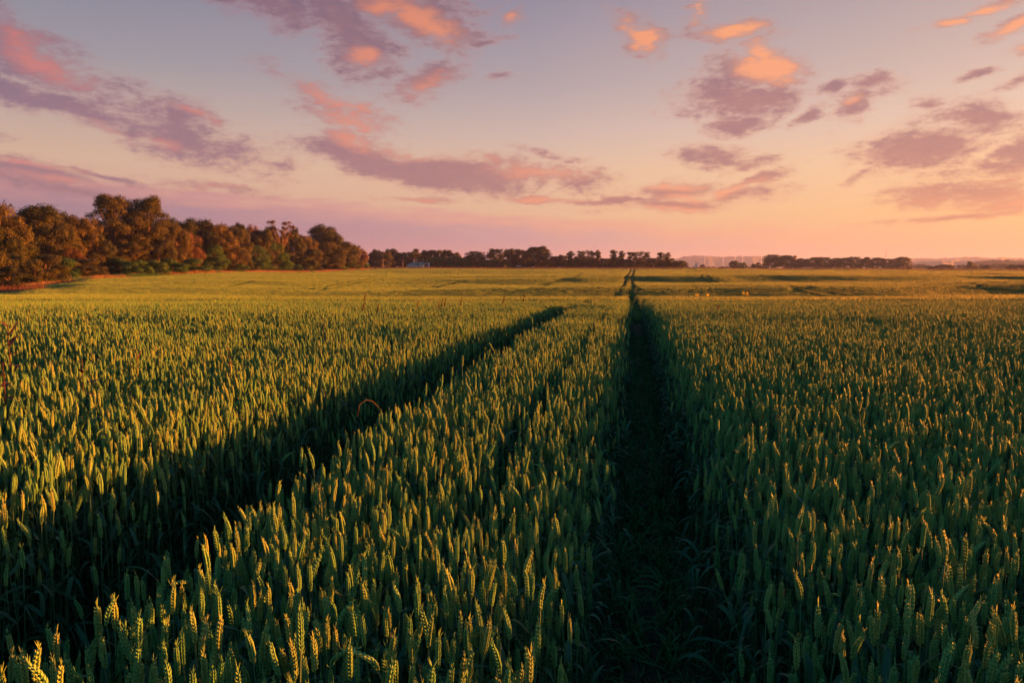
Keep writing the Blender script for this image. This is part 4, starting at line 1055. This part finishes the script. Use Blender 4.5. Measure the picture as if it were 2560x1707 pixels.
# yellow flower patch
def rape(px, py, Z, label):
    x, y, z = atx(px, py, Z); g0 = float(ground_z(x, y)); h = max(.9, z-g0)
    root = empty('yellow_flower_plant', (x, y, g0)); tag(root, label, 'flower', 'yellow flowering plants in the wheat')
    st = MB(); fl = MB()
    for i in range(6):
        a = random.uniform(0, 6.28); r = random.uniform(.02, .12); t = np.array([r*math.cos(a), r*math.sin(a), h*random.uniform(.85, 1)])
        st.tube([(0, 0, 0), t*np.array([.4, .4, .6]), t], [.006, .005, .003], 4)
        for k in range(10):
            o = t+np.array([random.uniform(-.05, .05), random.uniform(-.05, .05), random.uniform(-.16, .05)])
            spikelet(fl, o, np.array([random.uniform(-1, 1), random.uniform(-1, 1), .6]), np.array([0, 1, .1]), .04, .018, 4)
    st.build('stem', M_STEM, root, True); fl.build('flowers', M_YEL, root, True)
for i, (px, py, Z, lb) in enumerate([(1860, 729, 60, 'yellow flowering plant, left half of the bright clump on the dark slope'), (1869, 728, 60, 'yellow flowering plant, right half of the bright clump on the dark slope'),
    (1742, 734, 56, 'faint yellow flowering plant left of the bright clump'), (1770, 735, 56, 'faint yellow flowering plant between the bright clump and the faintest one')]):
    rape(px, py, Z, lb)

# ------------------------------------------------------------------ buildings, poles, mast, tower, turbines
M_WHITE = plain('white_render', (.50,.46,.44), (.62,.57,.54), 1.5, .8)
M_ROOF = plain('grey_roof', (.10,.095,.10), (.16,.15,.155), 2.0, .7)
M_RED = plain('red_brick', (.20,.08,.06), (.30,.12,.09), 3.0, .85)
M_GLASS = plain('window_glass', (.03,.035,.05), (.06,.07,.09), 3.0, .15)
M_BROWN = plain('brown_timber', (.16,.07,.05), (.22,.10,.07), 3.0, .85)
M_POLE = plain('weathered_pole', (.18,.13,.10), (.26,.20,.16), 3.0, .9)
M_METAL = plain('painted_steel', (.62,.60,.60), (.70,.68,.68), 1.0, .5)
def hip(mb, x0, x1, y0, y1, z0, z1, inset, ov=.35):
    x0 -= ov; x1 += ov; y0 -= ov; y1 += ov; ym = (y0+y1)/2
    mb.add([(x0,y0,z0),(x1,y0,z0),(x1,y1,z0),(x0,y1,z0),(x0+inset,ym,z1),(x1-inset,ym,z1)], [[0,1,5,4],[1,2,5],[2,3,4,5],[3,0,4],[0,3,2,1]])
def win(mb, root, x0, x1, y, z0, z1, fr=M_WHITE):
    MB().box(x0, x1, y-.06, y-.002, z0, z1).build('window', fr, root)
def house():
    Z = 440; x, y, z = atx(1046, 668, Z); g0 = float(ground_z(x, Z))
    root = empty('house', (x, y, g0)); tag(root, 'long low white house with hipped grey roof below the middle trees', 'house')
    s = Z/F; 
    w = MB().box(-28*s, 4*s, 0, 7, -.5, 2.6); w.box(4*s, 12*s, -1.5, 7, -.5, 2.9); w.build('wall', M_WHITE, root)
    r = MB(); hip(r, -28*s, 4*s, 0, 7, 2.62, 4.2, 3.0); hip(r, 0*s, 12*s, -1.5, 7, 2.95, 4.6, 1.2); r.build('roof', M_ROOF, root)
    for k in range(5):
        x0 = (-25+k*5.5)*s; wn = MB().box(x0, x0+2.5*s, -.07, -.003, .9, 2.0).build('window', M_GLASS, root)
        MB().box(x0-.08, x0+2.5*s+.08, -.14, -.072, .78, .9).build('sill', M_WHITE, wn)
    MB().box(6*s, 9*s, -1.58, -1.503, 0, 2.1).build('door', M_RED, root)
    MB().box(-6*s, -4*s, 3, 4, 3.4, 4.9).build('chimney', M_RED, root)
    x, y, z = atx(1066, 668, Z+6); g0 = float(ground_z(x, Z+6)); root = empty('outbuilding', (x, Z+6, g0)); tag(root, 'small red-brown outbuilding with pale gable, right of the white house', 'outbuilding')
    MB().box(-9*s, 5*s, 0, 5, -.5, 2.7).build('wall', M_RED, root)
    g = MB(); g.add([(5*s,-.2,-.5),(5*s+.4,-.2,-.5),(5*s+.4,5.2,-.5),(5*s,5.2,-.5),(5*s,-.2,2.7),(5*s+.4,-.2,2.7),(5*s+.4,5.2,2.7),(5*s,5.2,2.7),(5*s,2.5,4),(5*s+.4,2.5,4)],
        [[0,1,5,4],[1,2,6,5],[2,3,7,6],[3,0,4,7],[4,5,9,8],[6,7,8,9],[5,6,9],[7,4,8]]); g.build('gable', M_WHITE, root)
    r = MB(); r.add([(-9.5*s,-.3,2.75),(5*s-.01,-.3,2.75),(5*s-.01,2.5,4.05),(-9.5*s,2.5,4.05),(-9.5*s,5.3,2.75),(5*s-.01,5.3,2.75)], [[0,1,2,3],[3,2,5,4],[0,3,4],[1,5,2]]); r.build('roof', M_BROWN, root)
    Z = 450; s = Z/F; x, y, z = atx(1297, 670, Z); g0 = float(ground_z(x, Z)); root = empty('hut', (x, Z, g0)); tag(root, 'small brown hut with pale blue flat roof under dark trees', 'hut')
    MB().box(-5.5*s, 5.5*s, 0, 3, -.5, 2.1).build('wall', M_BROWN, root)
    MB().box(-6.5*s, 7.5*s, -.3, 3.3, 2.103, 2.4).build('roof', M_WHITE, root)
    MB().box(-3.5*s, 3*s, -.06, -.003, .4, 1.5).build('window', M_GLASS, root)
    MB().box(-5*s, 4*s, -1.2, -.3, -.5, .35).build('wood_stack', M_STRAW, root)
    Z = 455; s = Z/F; x, y, z = atx(1398, 669, Z); g0 = float(ground_z(x, Z)); root = empty('shed', (x, Z, g0)); tag(root, 'tiny pale shed in the dark tree line left of the narrow trees', 'shed')
    MB().box(-3*s, 3*s, 0, 2, -.5, 1.1).build('wall', M_WHITE, root); r = MB(); hip(r, -3*s, 3*s, 0, 2, 1.103, 1.6, .4, .15); r.build('roof', M_ROOF, root)
house()
def pole(px, ptop, Z, label):
    x, y, z = atx(px, ptop, Z); g0 = float(ground_z(x, Z)); h = z-g0
    root = empty('utility_pole', (x, Z, g0)); tag(root, label, 'utility pole', 'utility poles')
    MB().tube([(0, 0, -.5), (0, 0, h)], [.17, .12], 8).build('post', M_POLE, root, True)
    MB().box(-.9, .9, -.19, -.13, h-.5, h-.36).build('crossarm', M_POLE, root)
    for dx in (-.75, 0.02, .75):
        MB().tube([(dx, -.16, h-.357), (dx, -.16, h-.15)], [.05, .03], 6).build('insulator', M_WHITE, root, True)
pole(957, 648, 400, 'left utility pole, before the rounded golden-brown tree')
pole(1007, 650, 410, 'right utility pole, nearer the white house')
def mast():
    Z = 1900; x, y, zt = atx(2216, 618, Z); g0 = float(ground_z(x, Z)); h = zt-g0
    root = empty('radio_mast', (x, Z, g0)); tag(root, 'thin tall radio mast rising behind the long right tree row', 'mast')
    mb = MB(); w = .55
    for a in range(3):
        c, s_ = w*math.cos(a*2.094), w*math.sin(a*2.094); mb.tube([(c*1.3, s_*1.3, -1), (c, s_, h*.85)], .13, 4)
    for k in range(40):
        z0 = h*.85*k/40; a = k % 3
        p = lambda a_: (w*math.cos(a_*2.094), w*math.sin(a_*2.094))
        mb.tube([(*p(a), z0), (*p(a+1), z0+h*.85/40)], .07, 3)
    mb.build('lattice', M_POLE, root); MB().tube([(0, 0, h*.84), (0, 0, h)], [.16, .06], 5).build('antenna', M_POLE, root)
mast()
def tower():
    Z = 1350; s = Z/F; x, y, z = atx(1740, 672, Z); g0 = float(ground_z(x, Z)); root = empty('church', (x, Z, g0)); tag(root, 'small white church tower with a spire below the hills', 'church')
    top_ = (672-651)*s
    MB().box(-3.2*s, 3.4*s, -2, 2.6*s, -2, 9.5*s).build('tower', M_WHITE, root)
    MB().box(-5.5*s, -3.21*s, 0, 9, -2, 4*s).build('nave', M_WHITE, root)
    r = MB(); r.add([(-2.6*s,-1,9.5*s+.003),(2.8*s,-1,9.5*s+.003),(2.8*s,2*s,9.5*s+.003),(-2.6*s,2*s,9.5*s+.003),(-1.4*s,0,13*s),(1.4*s,0,13*s),(1.4*s,1.3*s,13*s),(-1.4*s,1.3*s,13*s)],
        [[0,1,5,4],[1,2,6,5],[2,3,7,6],[3,0,4,7],[4,5,6,7]]); r.build('belfry', M_WHITE, root)
    MB().tube([(0, .6*s, 13*s), (0, .6*s, 16*s), (0, .6*s, top_)], [1.3*s, .8*s, .12*s], 8).build('spire', M_ROOF, root)
    MB().box(-.9*s, .9*s, -2.1, -2.003, 4.5*s, 7*s).build('window', M_GLASS, root)
tower()
def turbine_parts(h, r):
    t = MB().tube([(0, 0, -2), (0, 0, h)], [2.6, 1.5], 12).mesh('tower', M_METAL, True)
    n = MB().box(-1.7, 1.7, -2.4, 5, h, h+3.4).mesh('nacelle', M_METAL)
    hb = MB().tube([(0, -4.2, h+1.7), (0, -2.402, h+1.7)], [.6, 1.6], 8).mesh('hub', M_METAL, True)
    b = MB(); b.add([(-.9,-3.5,1),(.9,-3.2,1),(1.3,-3.2,r*.25),(.15,-3.4,r),(-.15,-3.5,r),(-1.1,-3.6,r*.25),(0,-3.9,r*.2)], [[0,1,2,6],[2,3,6],[3,4,6],[4,5,6],[5,0,6],[1,0,5,2],[2,5,4,3]])
    return t, n, hb, b.mesh('blade', M_METAL)
TP = turbine_parts(62, 30)
for px, py, Z, ph, lb in [(1762, 643, 5200, .2, 'wind turbine, leftmost, alone near the hill top'), (1808, 644, 5300, .9, 'wind turbine, second from left, right of the lone one'),
    (1838, 643, 5250, 1.6, 'wind turbine, middle of the five'), (1857, 644, 5400, .5, 'wind turbine directly above the pair of small round trees'), (1904, 648, 5500, 1.2, 'wind turbine farthest right, left of the long tree row')]:
    x, y, z = atx(px, py, Z)
    root = empty('wind_turbine', (x, Z, z-62)); tag(root, lb, 'wind turbine', 'wind turbines in front of the hills')
    link('tower', TP[0], root); link('nacelle', TP[1], root); link('hub', TP[2], root)
    for k in range(3):
        b = link('blade', TP[3], root); b.location = (0, 0, 63.7); b.rotation_euler = (0, ph+k*2.094, 0)

# ------------------------------------------------------------------ haze
hb = MB().box(-9400, 9400, -280, 11000, -60, 140)
mh, nt = mat_new('evening_haze'); pv = nt.nodes.new('ShaderNodeVolumePrincipled'); ov = nt.nodes.new('ShaderNodeOutputMaterial')
pv.inputs['Color'].default_value = (.27, .37, .92, 1); pv.inputs['Density'].default_value = 0.00011; pv.inputs['Anisotropy'].default_value = 0.2
nt.links.new(pv.outputs[0], ov.inputs['Volume'])
hz = hb.build('haze', mh); tag(hz, kind='stuff')
